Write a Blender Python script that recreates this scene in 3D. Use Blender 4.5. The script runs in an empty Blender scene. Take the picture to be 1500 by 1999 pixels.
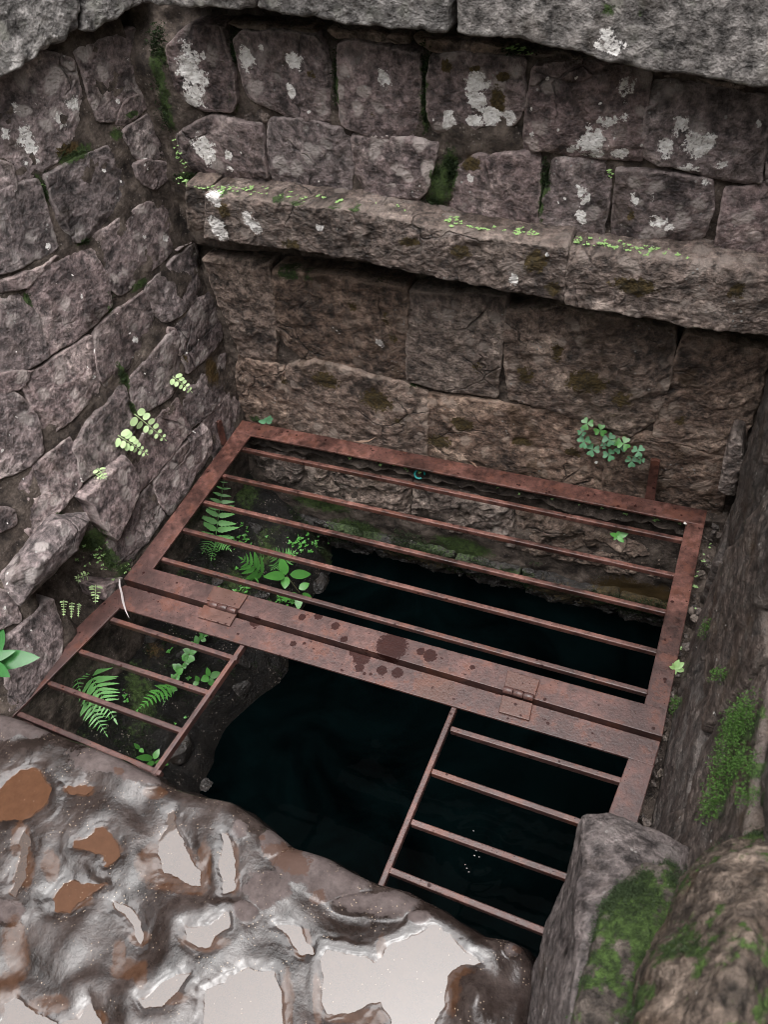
import bpy, bmesh, math, random
import numpy as np
from mathutils import Vector, Matrix

random.seed(7)
rng = np.random.default_rng(11)
SC = bpy.context.scene
COL = SC.collection

# ------------------------------------------------------------------ camera
# world: X along the long side of the grate, Y towards the far wall, Z up, grate top at z = 0
RM = np.array([[0.91637527, 0.38016041, -0.12543692],
               [0.20615078, -0.71673596, -0.66617672],
               [-0.34315917, 0.58460895, -0.73516948]])      # world -> camera (x right, y down, z ahead)
CP = np.array([1.14905361, -1.29944275, 1.378061])
FPX = 1554.7
cam_d = bpy.data.cameras.new('camera')
cam = bpy.data.objects.new('camera', cam_d)
COL.objects.link(cam)
cam_d.sensor_fit = 'VERTICAL'
cam_d.sensor_height = 36.0
cam_d.lens = 36.0 * FPX / 1999.0
cam_d.clip_start = 0.02
cam_d.clip_end = 2000
Rw = RM.T
m3 = np.stack([Rw @ [1, 0, 0], Rw @ [0, -1, 0], Rw @ [0, 0, -1]], 1)
mw = np.eye(4); mw[:3, :3] = m3; mw[:3, 3] = CP
cam.matrix_world = Matrix(mw.tolist())
cam_d.dof.use_dof = True
cam_d.dof.focus_distance = 1.9
cam_d.dof.aperture_fstop = 8.0
SC.camera = cam

# ------------------------------------------------------------------ sky, sun, exposure
SUN_EL, SUN_AZ = 82.0, 160.0           # azimuth measured from +Y towards +X
world = bpy.data.worlds.new('World')
SC.world = world
world.use_nodes = True
wn = world.node_tree.nodes; wl = world.node_tree.links
bg = wn['Background']
sky = wn.new('ShaderNodeTexSky')
sky.sky_type = 'NISHITA'
sky.sun_disc = False
sky.sun_elevation = math.radians(SUN_EL)
sky.sun_rotation = math.radians(SUN_AZ)
sky.air_density = 1.0
sky.dust_density = 6.0
sky.ozone_density = 1.0
hs = wn.new('ShaderNodeHueSaturation')
hs.inputs['Saturation'].default_value = 0.12          # an overcast, nearly colourless sky
wl.new(sky.outputs[0], hs.inputs['Color'])
wl.new(hs.outputs[0], bg.inputs['Color'])
bg.inputs['Strength'].default_value = 0.11
sun_d = bpy.data.lights.new('sun', 'SUN')
sun_d.energy = 1.5
sun_d.angle = math.radians(70)
sun_d.color = (1.0, 0.985, 0.985)
sun = bpy.data.objects.new('sun', sun_d)
COL.objects.link(sun)
el, az = math.radians(SUN_EL), math.radians(SUN_AZ)
sdir = Vector((math.sin(az) * math.cos(el), math.cos(az) * math.cos(el), math.sin(el)))
sun.rotation_euler = sdir.to_track_quat('Z', 'Y').to_euler()
vs = SC.view_settings
vs.view_transform = 'Standard'
vs.look = 'None'
vs.gamma = 1.0
vs.use_curve_mapping = False
vs.exposure = 1.42
SC.render.film_transparent = False
SC.cycles.max_bounces = 4
SC.cycles.use_adaptive_sampling = True
SC.cycles.adaptive_threshold = 0.025
SC.cycles.diffuse_bounces = 2
SC.cycles.glossy_bounces = 3
SC.cycles.use_denoising = True
SC.cycles.filter_width = 0.95

# ------------------------------------------------------------------ helpers: noise, projection, meshes
_perm = rng.permutation(256); _perm = np.concatenate([_perm, _perm, _perm])
_grad = rng.normal(size=(256, 3)); _grad /= np.linalg.norm(_grad, axis=1)[:, None]

def perlin(p):
    p = np.asarray(p, float)
    i = np.floor(p).astype(int); f = p - i
    i &= 255
    w = f * f * f * (f * (f * 6 - 15) + 10)
    out = 0
    for dx in (0, 1):
        wx = w[:, 0] if dx else 1 - w[:, 0]
        for dy in (0, 1):
            wy = w[:, 1] if dy else 1 - w[:, 1]
            for dz in (0, 1):
                wz = w[:, 2] if dz else 1 - w[:, 2]
                h = _perm[_perm[_perm[(i[:, 0] + dx) & 255] + ((i[:, 1] + dy) & 255)] + ((i[:, 2] + dz) & 255)]
                g = _grad[h]
                out = out + wx * wy * wz * (g[:, 0] * (f[:, 0] - dx) + g[:, 1] * (f[:, 1] - dy) + g[:, 2] * (f[:, 2] - dz))
    return out * 1.5

def fbm(p, scale, octv=4, gain=0.5, off=0.0):
    p = np.asarray(p, float) * scale + off
    a, s, t = 1.0, 0, 0
    for k in range(octv):
        s = s + a * perlin(p + 17.3 * k); t += a
        p = p * 2.03; a *= gain
    return s / t

def ridged(p, scale, octv=3, off=0.0):
    p = np.asarray(p, float) * scale + off
    a, s, t = 1.0, 0, 0
    for k in range(octv):
        s = s + a * (1 - 2 * np.abs(perlin(p + 9.1 * k))); t += a
        p = p * 2.1; a *= 0.5
    return s / t

def sstep(a, b, x):
    t = np.clip((np.asarray(x, float) - a) / (b - a), 0, 1)
    return t * t * (3 - 2 * t)

def rayv(p):
    return Rw @ np.array([(p[0] - 750) / FPX, (p[1] - 999.5) / FPX, 1.0])

def at(x, y, z=0.0):                       # point of the level plane z seen at a place in the photograph
    v = rayv((x, y)); k = (z - CP[2]) / v[2]
    return CP + k * v

def atY(x, y, Y):
    v = rayv((x, y)); k = (Y - CP[1]) / v[1]
    return CP + k * v

def hit(x, y, g, k0=0.5, k1=4.0, n=500):   # march along a ray until g changes sign
    v = rayv((x, y))
    ks = np.linspace(k0, k1, n)
    P = CP[None] + ks[:, None] * v[None]
    d = g(P)
    i = np.where((d[:-1] > 0) & (d[1:] <= 0))[0]
    if len(i) == 0:
        return P[-1]
    i = i[0]; t = d[i] / (d[i] - d[i + 1])
    return P[i] * (1 - t) + P[i + 1] * t

def depth(P):
    return float((RM @ (np.asarray(P) - CP))[2])

def project(P):
    c = (np.asarray(P) - CP) @ RM.T
    return np.stack([750 + FPX * c[:, 0] / c[:, 2], 999.5 + FPX * c[:, 1] / c[:, 2]], 1)

def mesh_np(name, V, quads=None, tris=None, mat=None, parent=None, attrs=None, smooth=True):
    me = bpy.data.meshes.new(name)
    V = np.asarray(V, np.float32)
    q = np.zeros((0, 4), np.int32) if quads is None or len(quads) == 0 else np.asarray(quads, np.int32)
    t = np.zeros((0, 3), np.int32) if tris is None or len(tris) == 0 else np.asarray(tris, np.int32)
    me.vertices.add(len(V)); me.vertices.foreach_set('co', V.ravel())
    nl = q.size + t.size
    me.loops.add(nl)
    me.loops.foreach_set('vertex_index', np.concatenate([q.ravel(), t.ravel()]))
    me.polygons.add(len(q) + len(t))
    st = np.concatenate([np.arange(len(q)) * 4, q.size + np.arange(len(t)) * 3]).astype(np.int32)
    me.polygons.foreach_set('loop_start', st)
    me.update(calc_edges=True)
    me.validate()
    me.polygons.foreach_set('use_smooth', np.full(len(me.polygons), smooth))
    if attrs:
        for k, a in attrs.items():
            at_ = me.attributes.new(k, 'FLOAT', 'POINT')
            at_.data.foreach_set('value', np.asarray(a, np.float32))
    if mat is not None:
        me.materials.append(mat)
    o = bpy.data.objects.new(name, me)
    COL.objects.link(o)
    if parent is not None:
        o.parent = parent
    return o

def grid_faces(nr, nc, wrap=False):
    r = np.arange(nr - 1)[:, None]; c = np.arange(nc if wrap else nc - 1)[None]
    c1 = (c + 1) % nc
    return np.stack(np.broadcast_arrays(r * nc + c, r * nc + c1, (r + 1) * nc + c1, (r + 1) * nc + c), -1).reshape(-1, 4)

def empty(name, loc=(0, 0, 0)):
    o = bpy.data.objects.new(name, None)
    COL.objects.link(o)
    o.empty_display_size = 0.05
    return o

def tag(o, label, cat, group=None):
    o['label'] = label; o['category'] = cat
    if group: o['group'] = group
    return o

def kind(o, k, label=None):
    o['kind'] = k
    if label: o['label'] = label
    return o

# ------------------------------------------------------------------ materials
class N:
    """small node-graph writer"""
    def __init__(s, name):
        s.m = bpy.data.materials.new(name); s.m.use_nodes = True
        s.t = s.m.node_tree; s.n = s.t.nodes
        s.bsdf = s.n['Principled BSDF']
    def new(s, typ, **kw):
        nd = s.n.new(typ)
        for k, v in kw.items(): setattr(nd, k, v)
        return nd
    def put(s, sock, v):
        if isinstance(v, bpy.types.NodeSocket): s.t.links.new(v, sock)
        elif isinstance(v, (tuple, list)) and sock.type == 'RGBA' and len(v) == 3: sock.default_value = (*v, 1)
        else: sock.default_value = v
    def coords(s, rnd=True):
        tc = s.new('ShaderNodeTexCoord').outputs['Object']
        if not rnd: return tc
        oi = s.new('ShaderNodeObjectInfo').outputs['Random']
        return s.vm('ADD', tc, s.vscale(oi, (31.0, 17.0, 23.0)))
    def rand(s): return s.new('ShaderNodeObjectInfo').outputs['Random']
    def vscale(s, val, vec):
        nd = s.new('ShaderNodeVectorMath', operation='SCALE'); nd.inputs[0].default_value = vec
        s.put(nd.inputs['Scale'], val); return nd.outputs[0]
    def vm(s, op, a, b):
        nd = s.new('ShaderNodeVectorMath', operation=op); s.put(nd.inputs[0], a); s.put(nd.inputs[1], b)
        return nd.outputs[1] if op in ('DISTANCE', 'LENGTH') else nd.outputs[0]
    def math(s, op, a, b=0.5, c=0.0, clamp=False):
        nd = s.new('ShaderNodeMath', operation=op, use_clamp=clamp)
        s.put(nd.inputs[0], a); s.put(nd.inputs[1], b); s.put(nd.inputs[2], c); return nd.outputs[0]
    def noise(s, co, scale, detail=4, rough=0.55, dist=0.0):
        nd = s.new('ShaderNodeTexNoise'); s.put(nd.inputs['Vector'], co)
        nd.inputs['Scale'].default_value = scale; nd.inputs['Detail'].default_value = detail
        nd.inputs['Roughness'].default_value = rough; nd.inputs['Distortion'].default_value = dist
        return nd.outputs[0]
    def vor(s, co, scale, feat='F1', out='Distance', rnd=1.0):
        nd = s.new('ShaderNodeTexVoronoi', feature=feat); s.put(nd.inputs['Vector'], co)
        nd.inputs['Scale'].default_value = scale; nd.inputs['Randomness'].default_value = rnd
        return nd.outputs[out]
    def ramp(s, v, stops, interp='LINEAR'):
        nd = s.new('ShaderNodeValToRGB'); s.put(nd.inputs[0], v)
        cr = nd.color_ramp; cr.interpolation = interp
        while len(cr.elements) < len(stops): cr.elements.new(0.5)
        for e, (p, c) in zip(cr.elements, stops):
            e.position = p
            e.color = (c, c, c, 1) if isinstance(c, (int, float)) else (*c, 1)
        return nd.outputs[0]
    def smooth(s, v, a, b):
        nd = s.new('ShaderNodeMapRange', interpolation_type='SMOOTHSTEP'); s.put(nd.inputs[0], v)
        nd.inputs[1].default_value = a; nd.inputs[2].default_value = b
        return nd.outputs[0]
    def mix(s, f, a, b, mode='MIX'):
        nd = s.new('ShaderNodeMix', data_type='RGBA', blend_type=mode)
        s.put(nd.inputs[0], f); s.put(nd.inputs[6], a); s.put(nd.inputs[7], b); return nd.outputs[2]
    def attr(s, name): return s.new('ShaderNodeAttribute', attribute_name=name).outputs['Fac']
    def bump(s, h, strength=0.5, dist=0.005, normal=None):
        nd = s.new('ShaderNodeBump'); nd.inputs['Strength'].default_value = strength
        nd.inputs['Distance'].default_value = dist; s.put(nd.inputs['Height'], h)
        if normal is not None: s.put(nd.inputs['Normal'], normal)
        return nd.outputs[0]
    def done(s, color=None, rough=None, normal=None, **kw):
        b = s.bsdf
        if color is not None: s.put(b.inputs['Base Color'], color)
        if rough is not None: s.put(b.inputs['Roughness'], rough)
        if normal is not None: s.put(b.inputs['Normal'], normal)
        for k, v in kw.items(): s.put(b.inputs[k.replace('_', ' ')], v)
        return s.m

def stone_mat(name, dark, mid, light, blotch, brown=0.0, lichen_amt=0.0, rough=(0.42, 0.75), green=0.0, spec=0.5, fine=1.0, cracks=0.6):
    s = N(name)
    co = s.coords()
    warp = s.vm('ADD', co, s.vscale(s.noise(co, 14, 3), (0.05, 0.05, 0.05)))
    n1 = s.noise(warp, 9, 5, 0.72)
    col = s.ramp(n1, [(0.36, dark), (0.46, mid), (0.54, mid), (0.66, light)])
    n2 = s.noise(co, 50, 4, 0.72)
    col = s.mix(1.0, col, s.ramp(n2, [(0.35, 0.25), (0.49, 0.95), (0.64, 2.0)]), 'MULTIPLY')
    # pale round blotches of old crustose growth
    v1 = s.vor(warp, 24)
    gate = s.smooth(s.noise(co, 6.5, 3), 0.42, 0.58)
    bm = s.math('MULTIPLY', s.smooth(s.math('ADD', v1, s.math('MULTIPLY', n2, 0.5)), 0.68, 0.52), gate)
    col = s.mix(s.math('MULTIPLY', bm, 0.7), col, blotch)
    # iron staining
    st = s.smooth(s.noise(s.vm('ADD', co, (5, 3, 1)), 11, 3, 0.7), 0.53, 0.7)
    col = s.mix(s.math('MULTIPLY', st, 0.35 + brown), col, (0.055, 0.032, 0.016))
    # hairline cracks
    ck = s.math('MULTIPLY', s.smooth(s.vor(warp, 8, 'DISTANCE_TO_EDGE'), 0.022, 0.004), s.smooth(s.noise(co, 6, 2), 0.54, 0.63))
    ck = s.math('MULTIPLY', ck, cracks)
    col = s.mix(ck, col, (0.012, 0.009, 0.008))
    # tiny pale specks
    v2 = s.vor(co, 75)
    sp = s.math('MULTIPLY', s.smooth(v2, 0.2, 0.13), s.smooth(s.noise(co, 13, 2), 0.56, 0.66))
    col = s.mix(sp, col, (0.3, 0.285, 0.27))
    pt = s.new('ShaderNodeNewGeometry').outputs['Pointiness']
    col = s.mix(s.math('MULTIPLY', s.smooth(pt, 0.505, 0.56), 0.35), col, tuple(min(1, v * 1.5) for v in light))
    # each stone a little different
    hv = s.new('ShaderNodeHueSaturation'); s.put(hv.inputs['Color'], col)
    r = s.rand()
    s.put(hv.inputs['Value'], s.math('MULTIPLY_ADD', r, 0.65, 0.7))
    s.put(hv.inputs['Saturation'], s.math('MULTIPLY_ADD', s.math('FRACT', s.math('MULTIPLY', r, 7.7)), 0.35, 0.8))
    col = hv.outputs[0]
    # moss: brown-olive and green
    nm = s.noise(co, 95, 3, 0.75)
    mo = s.math('ADD', s.attr('brownmoss'), s.math('MULTIPLY_ADD', nm, 0.9, -0.45))
    mof = s.smooth(mo, 0.42, 0.58)
    col = s.mix(mof, col, s.ramp(nm, [(0.35, (0.022, 0.015, 0.004)), (0.65, (0.085, 0.055, 0.014))]))
    gm = s.math('ADD', s.attr('moss'), s.math('MULTIPLY_ADD', nm, 0.9, -0.45 + green))
    gmf = s.smooth(gm, 0.4, 0.6)
    col = s.mix(gmf, col, s.ramp(nm, [(0.35, (0.012, 0.02, 0.006)), (0.68, (0.06, 0.1, 0.024))]))
    # white lichen
    nl = s.noise(co, 85, 4, 0.75)
    nl2 = s.noise(co, 22, 3, 0.6)
    lv = s.math('ADD', s.attr('lichen'), s.math('ADD', s.math('MULTIPLY_ADD', nl, 1.5, -0.75), s.math('MULTIPLY_ADD', nl2, 1.1, -0.55)))
    if lichen_amt:
        g2 = s.smooth(s.noise(co, 5.0, 2), 0.5, 0.6)
        v3 = s.smooth(s.math('ADD', s.vor(warp, 38), s.math('MULTIPLY_ADD', nl, 0.3, -0.15)), 0.24, 0.06)
        lv = s.math('ADD', lv, s.math('MULTIPLY', s.math('MULTIPLY', v3, g2), 0.62 * lichen_amt))
    lf = s.math('MULTIPLY', s.smooth(lv, 0.46, 0.54), s.smooth(s.noise(co, 200, 2, 0.6), 0.2, 0.4))
    col = s.mix(lf, col, s.ramp(s.noise(co, 60, 4, 0.7), [(0.28, (0.5, 0.47, 0.44)), (0.45, (0.75, 0.71, 0.68)), (0.62, (0.9, 0.87, 0.84))]))
    h = s.math('ADD', s.math('MULTIPLY', s.noise(co, 140, 4, 0.7), 1.0), s.math('MULTIPLY', n2, 1.6))
    h = s.math('SUBTRACT', h, s.math('MULTIPLY', ck, 1.2))
    nrm = s.bump(h, 0.95 * fine, 0.0065)
    rg = s.ramp(s.noise(co, 16, 4), [(0.35, rough[0]), (0.65, rough[1])])
    rg = s.math('MAXIMUM', rg, s.math('MULTIPLY', s.math('MAXIMUM', lf, s.math('MAXIMUM', gmf, mof)), 0.85))
    return s.done(col, rg, nrm, Specular_IOR_Level=spec)

M = {}
M['stone'] = stone_mat('purple_grey_stone', (0.034, 0.024, 0.024), (0.138, 0.104, 0.101), (0.31, 0.25, 0.236), (0.42, 0.362, 0.338), lichen_amt=1.0)
M['brown_stone'] = stone_mat('brown_damp_stone', (0.04, 0.029, 0.024), (0.16, 0.113, 0.09), (0.34, 0.255, 0.205), (0.4, 0.32, 0.27), brown=0.4, fine=1.2)
M['coping'] = stone_mat('coping_stone_grey', (0.1, 0.09, 0.085), (0.195, 0.178, 0.168), (0.31, 0.287, 0.27), (0.29, 0.28, 0.24), spec=0.3, rough=(0.6, 0.85), cracks=0.0)
M['ledge'] = stone_mat('ledge_stone_brown', (0.05, 0.036, 0.03), (0.16, 0.12, 0.102), (0.32, 0.255, 0.22), (0.34, 0.28, 0.245), brown=0.1, fine=1.25)
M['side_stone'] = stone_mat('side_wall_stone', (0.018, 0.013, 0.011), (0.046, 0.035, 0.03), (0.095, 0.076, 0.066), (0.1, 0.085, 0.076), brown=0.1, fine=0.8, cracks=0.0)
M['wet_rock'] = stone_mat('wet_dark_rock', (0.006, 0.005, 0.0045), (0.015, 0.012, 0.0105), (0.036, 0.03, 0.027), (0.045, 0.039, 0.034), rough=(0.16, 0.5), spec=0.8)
M['grey_rock'] = stone_mat('dry_grey_rock', (0.05, 0.042, 0.041), (0.09, 0.076, 0.073), (0.135, 0.116, 0.111), (0.15, 0.13, 0.124), spec=0.3, fine=0.6, cracks=0.0)
M['mossy_rock'] = stone_mat('mossy_brown_boulder', (0.02, 0.016, 0.013), (0.065, 0.051, 0.042), (0.15, 0.12, 0.1), (0.17, 0.14, 0.12), spec=0.25, brown=0.05, rough=(0.6, 0.9), cracks=0.0)

def soil_mat(name, a, b, c, rough=0.8):
    s = N(name); co = s.coords(False)
    n = s.noise(co, 26, 8, 0.72)
    col = s.ramp(n, [(0.38, a), (0.5, b), (0.64, c)])
    v = s.vor(co, 130)
    sp = s.math('MULTIPLY', s.smooth(v, 0.3, 0.16), s.smooth(s.noise(co, 40, 2), 0.5, 0.62))
    col = s.mix(sp, col, (0.2, 0.17, 0.15))
    nm = s.noise(co, 110, 5, 0.75)
    gm = s.math('ADD', s.attr('moss'), s.math('MULTIPLY_ADD', nm, 0.9, -0.45))
    g2 = s.math('MULTIPLY_ADD', s.noise(co, 9, 4), 1.6, -1.05)
    gm = s.math('ADD', gm, s.math('MAXIMUM', g2, 0.0))
    gf = s.smooth(gm, 0.35, 0.6)
    col = s.mix(gf, col, s.ramp(nm, [(0.35, (0.014, 0.022, 0.006)), (0.7, (0.06, 0.1, 0.022))]))
    bm = s.smooth(s.math('ADD', s.attr('brownmoss'), s.math('MULTIPLY_ADD', nm, 0.9, -0.45)), 0.4, 0.6)
    col = s.mix(bm, col, (0.07, 0.042, 0.012))
    h = s.math('ADD', n, s.math('MULTIPLY', s.noise(co, 150, 5, 0.7), 0.8))
    return s.done(col, rough, s.bump(h, 0.9, 0.008), Specular_IOR_Level=0.35)
M['mortar'] = soil_mat('earthy_joint', (0.024, 0.018, 0.015), (0.08, 0.061, 0.05), (0.18, 0.142, 0.118))
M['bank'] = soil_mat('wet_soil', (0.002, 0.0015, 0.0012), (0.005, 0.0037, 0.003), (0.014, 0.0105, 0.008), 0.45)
M['ground'] = soil_mat('bare_ground', (0.03, 0.025, 0.018), (0.06, 0.05, 0.035), (0.1, 0.085, 0.06))

def metal_mat(name='rusty_red_oxide_iron', warm=0.0):
    s = N(name); co = s.coords(False)
    n = s.noise(co, 9, 7, 0.65)
    col = s.ramp(n, [(0.36, (0.03, 0.0125, 0.0095)), (0.49, (0.074, 0.031, 0.024)), (0.62, (0.15, 0.068, 0.054))])
    n2 = s.noise(co, 60, 5, 0.7)
    col = s.mix(1.0, col, s.ramp(n2, [(0.36, 0.45), (0.5, 1.0), (0.63, 1.5)]), 'MULTIPLY')
    if warm: col = s.mix(warm, col, (0.16, 0.066, 0.036))
    # greyer towards the hinge side
    sep = s.new('ShaderNodeSeparateXYZ'); s.put(sep.inputs[0], co)
    hinge_grey = s.smooth(s.math('ADD', sep.outputs[1], s.math('MULTIPLY', s.noise(co, 12, 4), 0.25)), -0.15, -0.42)
    col = s.mix(s.math('MULTIPLY', hinge_grey, 0.55), col, (0.058, 0.034, 0.032))
    rust = s.smooth(s.noise(co, 18, 5, 0.75), 0.53, 0.6)
    col = s.mix(s.math('MULTIPLY', rust, 0.6), col, (0.1, 0.036, 0.022))
    # water drops and drip stains
    wob = s.vm('ADD', co, s.vscale(s.noise(co, 120, 2), (0.003, 0.003, 0.003)))
    drop = s.math('MULTIPLY', s.smooth(s.vor(wob, 48), 0.19, 0.14), s.smooth(s.noise(co, 21, 2), 0.5, 0.53))
    drop2 = s.math('MULTIPLY', s.smooth(s.vor(wob, 130), 0.17, 0.11), s.smooth(s.noise(co, 30, 2), 0.48, 0.55))
    wet = s.math('MAXIMUM', drop, drop2)
    for (x, y, r) in [(765, 1262, 29), (840, 1280, 13), (822, 1272, 8), (706, 1282, 17), (692, 1272, 10), (746, 1308, 10), (776, 1313, 11),
                      (655, 1222, 8), (590, 1205, 7), (622, 1203, 8), (672, 1248, 7), (498, 1213, 11), (572, 1256, 6), (702, 1303, 9), (923, 1303, 5)]:
        P = at(x, y, 0.0)
        d = s.vm('DISTANCE', co, tuple(P))
        r_ = r * depth(P) / FPX * 1.08
        ang = s.math('MULTIPLY_ADD', s.noise(co, 210, 2, 0.7), r_ * 0.9, -r_ * 0.45)
        wet = s.math('MAXIMUM', wet, s.smooth(s.math('ADD', d, ang), r_ * 1.06, r_ * 0.92))
    P = at(850, 1337, 0.0)
    br = s.smooth(s.math('ADD', s.vm('DISTANCE', co, tuple(P)), s.math('MULTIPLY_ADD', s.noise(co, 40, 4), 0.06, -0.03)), 0.05, 0.03)
    col = s.mix(s.math('MULTIPLY', br, 0.5), col, (0.075, 0.032, 0.02))
    col = s.mix(s.math('MULTIPLY', wet, 0.9), col, (0.02, 0.006, 0.005))
    rg = s.math('MULTIPLY_ADD', n2, 0.7, 0.08)
    rg = s.mix(wet, rg, (0.4, 0.4, 0.4))
    h = s.math('ADD', n2, s.math('MULTIPLY', s.noise(co, 220, 3), 0.7))
    return s.done(col, rg, s.bump(h, 0.5, 0.0014), Specular_IOR_Level=s.mix(wet, (0.45, 0.45, 0.45), (0.15, 0.15, 0.15)))
M['iron'] = metal_mat()
M['hinge_iron'] = metal_mat('hinge_iron_orange_rust', 0.45)

def slab_mat():
    s = N('wet_foot_worn_rock'); co = s.coords(False)
    n = s.noise(co, 13, 8, 0.66)
    n2 = s.noise(co, 90, 6, 0.72)
    wetc = s.ramp(n, [(0.36, (0.011, 0.0075, 0.0063)), (0.5, (0.024, 0.0172, 0.015)), (0.64, (0.05, 0.038, 0.034))])
    dryc = s.ramp(n, [(0.3, (0.045, 0.034, 0.032)), (0.5, (0.075, 0.059, 0.056)), (0.7, (0.1, 0.081, 0.077))])
    nz = s.math('MULTIPLY_ADD', s.noise(co, 38, 6, 0.7), 0.9, -0.45)
    dry = s.smooth(s.math('ADD', s.attr('dry'), nz), 0.44, 0.56)
    mud_dark_reflect = s.smooth(s.math('ADD', s.attr('mud'), s.math('MULTIPLY', nz, 0.9)), 0.4, 0.6)
    stain = s.smooth(s.math('ADD', s.attr('stain'), s.math('MULTIPLY_ADD', s.noise(co, 75, 6, 0.75), 1.2, -0.6)), 0.45, 0.55)
    col = s.mix(dry, wetc, dryc)
    col = s.mix(1.0, col, s.ramp(n2, [(0.28, 0.62), (0.5, 1.0), (0.74, 1.3)]), 'MULTIPLY')
    col = s.mix(s.math('MULTIPLY', mud_dark_reflect, 0.9), col, s.ramp(n2, [(0.3, (0.032, 0.015, 0.008)), (0.7, (0.068, 0.034, 0.02))]))  # brown for mud and for the dark reflection painted on puddle rims
    col = s.mix(s.math('MULTIPLY', stain, 0.85), col, (0.062, 0.036, 0.027))
    grit = s.math('MULTIPLY', s.smooth(s.vor(co, 160), 0.2, 0.1), s.smooth(s.noise(co, 24, 3), 0.5, 0.6))
    col = s.mix(grit, col, (0.26, 0.2, 0.15))
    rg = s.math('MULTIPLY_ADD', n2, 0.1, s.ramp(s.noise(co, 10, 4, 0.65), [(0.42, 0.02), (0.6, 0.2)]))
    rg = s.mix(dry, rg, (0.62, 0.62, 0.62))
    sp_ = s.mix(dry, (0.48, 0.48, 0.48), (0.1, 0.1, 0.1))
    h = s.math('ADD', s.math('MULTIPLY', s.noise(co, 260, 3, 0.6), 1.0), s.math('MULTIPLY', grit, 0.3))
    film = s.smooth(s.math('ADD', s.attr('film'), s.math('MULTIPLY', nz, 0.7)), 0.3, 0.8)
    rg = s.mix(film, rg, (0.025, 0.025, 0.025)); sp_ = s.mix(film, sp_, (0.72, 0.72, 0.72))
    hb = s.math('MULTIPLY', h, s.math('MULTIPLY_ADD', s.math('MAXIMUM', mud_dark_reflect, film), -0.7, 1.0))
    return s.done(col, rg, s.bump(hb, 0.5, 0.0012), Specular_IOR_Level=sp_, IOR=1.45)
M['slab'] = slab_mat()

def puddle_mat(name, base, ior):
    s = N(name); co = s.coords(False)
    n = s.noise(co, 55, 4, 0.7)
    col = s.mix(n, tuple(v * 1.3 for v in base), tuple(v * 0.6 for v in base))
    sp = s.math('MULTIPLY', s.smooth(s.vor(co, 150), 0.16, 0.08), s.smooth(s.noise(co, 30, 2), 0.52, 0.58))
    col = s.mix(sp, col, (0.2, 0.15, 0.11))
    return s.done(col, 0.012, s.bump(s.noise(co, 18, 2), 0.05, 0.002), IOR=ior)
M['puddle'] = puddle_mat('still_rain_water', (0.045, 0.026, 0.017), 1.75)
M['muddy'] = puddle_mat('muddy_rain_water', (0.075, 0.036, 0.02), 1.25)  # mud bed plus the dark tree reflection, put in as browner, duller water

def water_mat():
    s = N('dark_well_water'); co = s.coords(False)
    n = s.noise(co, 4, 5, 0.6, 1.0)
    col = s.ramp(n, [(0.35, (0.0002, 0.0005, 0.0006)), (0.7, (0.0009, 0.003, 0.0032))])
    return s.done(col, 0.03, s.bump(s.noise(co, 14, 2), 0.12, 0.006), IOR=1.33, Specular_IOR_Level=0.005)
M['water'] = water_mat()

def leaf_mat(name, c, trans=0.25, rough=0.4):
    s = N(name); co = s.coords()
    n = s.noise(co, 60, 4)
    col = s.mix(n, tuple(v * 0.75 for v in c), tuple(min(1, v * 1.25) for v in c))
    hv = s.new('ShaderNodeHueSaturation'); s.put(hv.inputs['Color'], col)
    s.put(hv.inputs['Value'], s.math('MULTIPLY_ADD', s.rand(), 0.4, 0.8))
    b = s.bsdf
    s.put(b.inputs['Base Color'], hv.outputs[0]); b.inputs['Roughness'].default_value = rough
    tr = s.new('ShaderNodeBsdfTranslucent'); s.put(tr.inputs[0], hv.outputs[0])
    mx = s.new('ShaderNodeMixShader'); mx.inputs[0].default_value = trans
    s.t.links.new(b.outputs[0], mx.inputs[1]); s.t.links.new(tr.outputs[0], mx.inputs[2])
    s.t.links.new(mx.outputs[0], s.n['Material Output'].inputs[0])
    return s.m
M['fern'] = leaf_mat('fern_green', (0.15, 0.36, 0.11))
M['pale_leaf'] = leaf_mat('pale_mint_leaf', (0.46, 0.62, 0.3), 0.2, 0.55)
M['leaf'] = leaf_mat('glossy_leaf_green', (0.08, 0.25, 0.05), 0.2, 0.3)
M['dark_leaf'] = leaf_mat('deep_glossy_leaf_green', (0.03, 0.115, 0.03), 0.15, 0.25)
M['clover'] = leaf_mat('clover_blue_green', (0.075, 0.22, 0.1), 0.2, 0.5)
M['sprout'] = leaf_mat('seedling_green', (0.26, 0.42, 0.15), 0.2, 0.5)
M['moss'] = leaf_mat('moss_green', (0.02, 0.037, 0.009), 0.1, 0.85)
M['bright_moss'] = leaf_mat('bright_moss_green', (0.05, 0.12, 0.016), 0.15, 0.8)
M['wood_leaf'] = leaf_mat('tree_leaf_green', (0.05, 0.085, 0.03), 0.2, 0.6)
M['stem'] = leaf_mat('plant_stem', (0.13, 0.13, 0.06), 0.0, 0.6)
M['dead_leaf'] = leaf_mat('dry_leaf_brown', (0.2, 0.12, 0.08), 0.1, 0.6)
M['ribbon'] = leaf_mat('bleached_blade', (0.27, 0.235, 0.23), 0.1, 0.35)
M['plastic'] = leaf_mat('teal_plastic', (0.01, 0.14, 0.13), 0.0, 0.3)
M['white'] = leaf_mat('white_fleck', (0.75, 0.72, 0.68), 0.1, 0.5)

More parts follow.
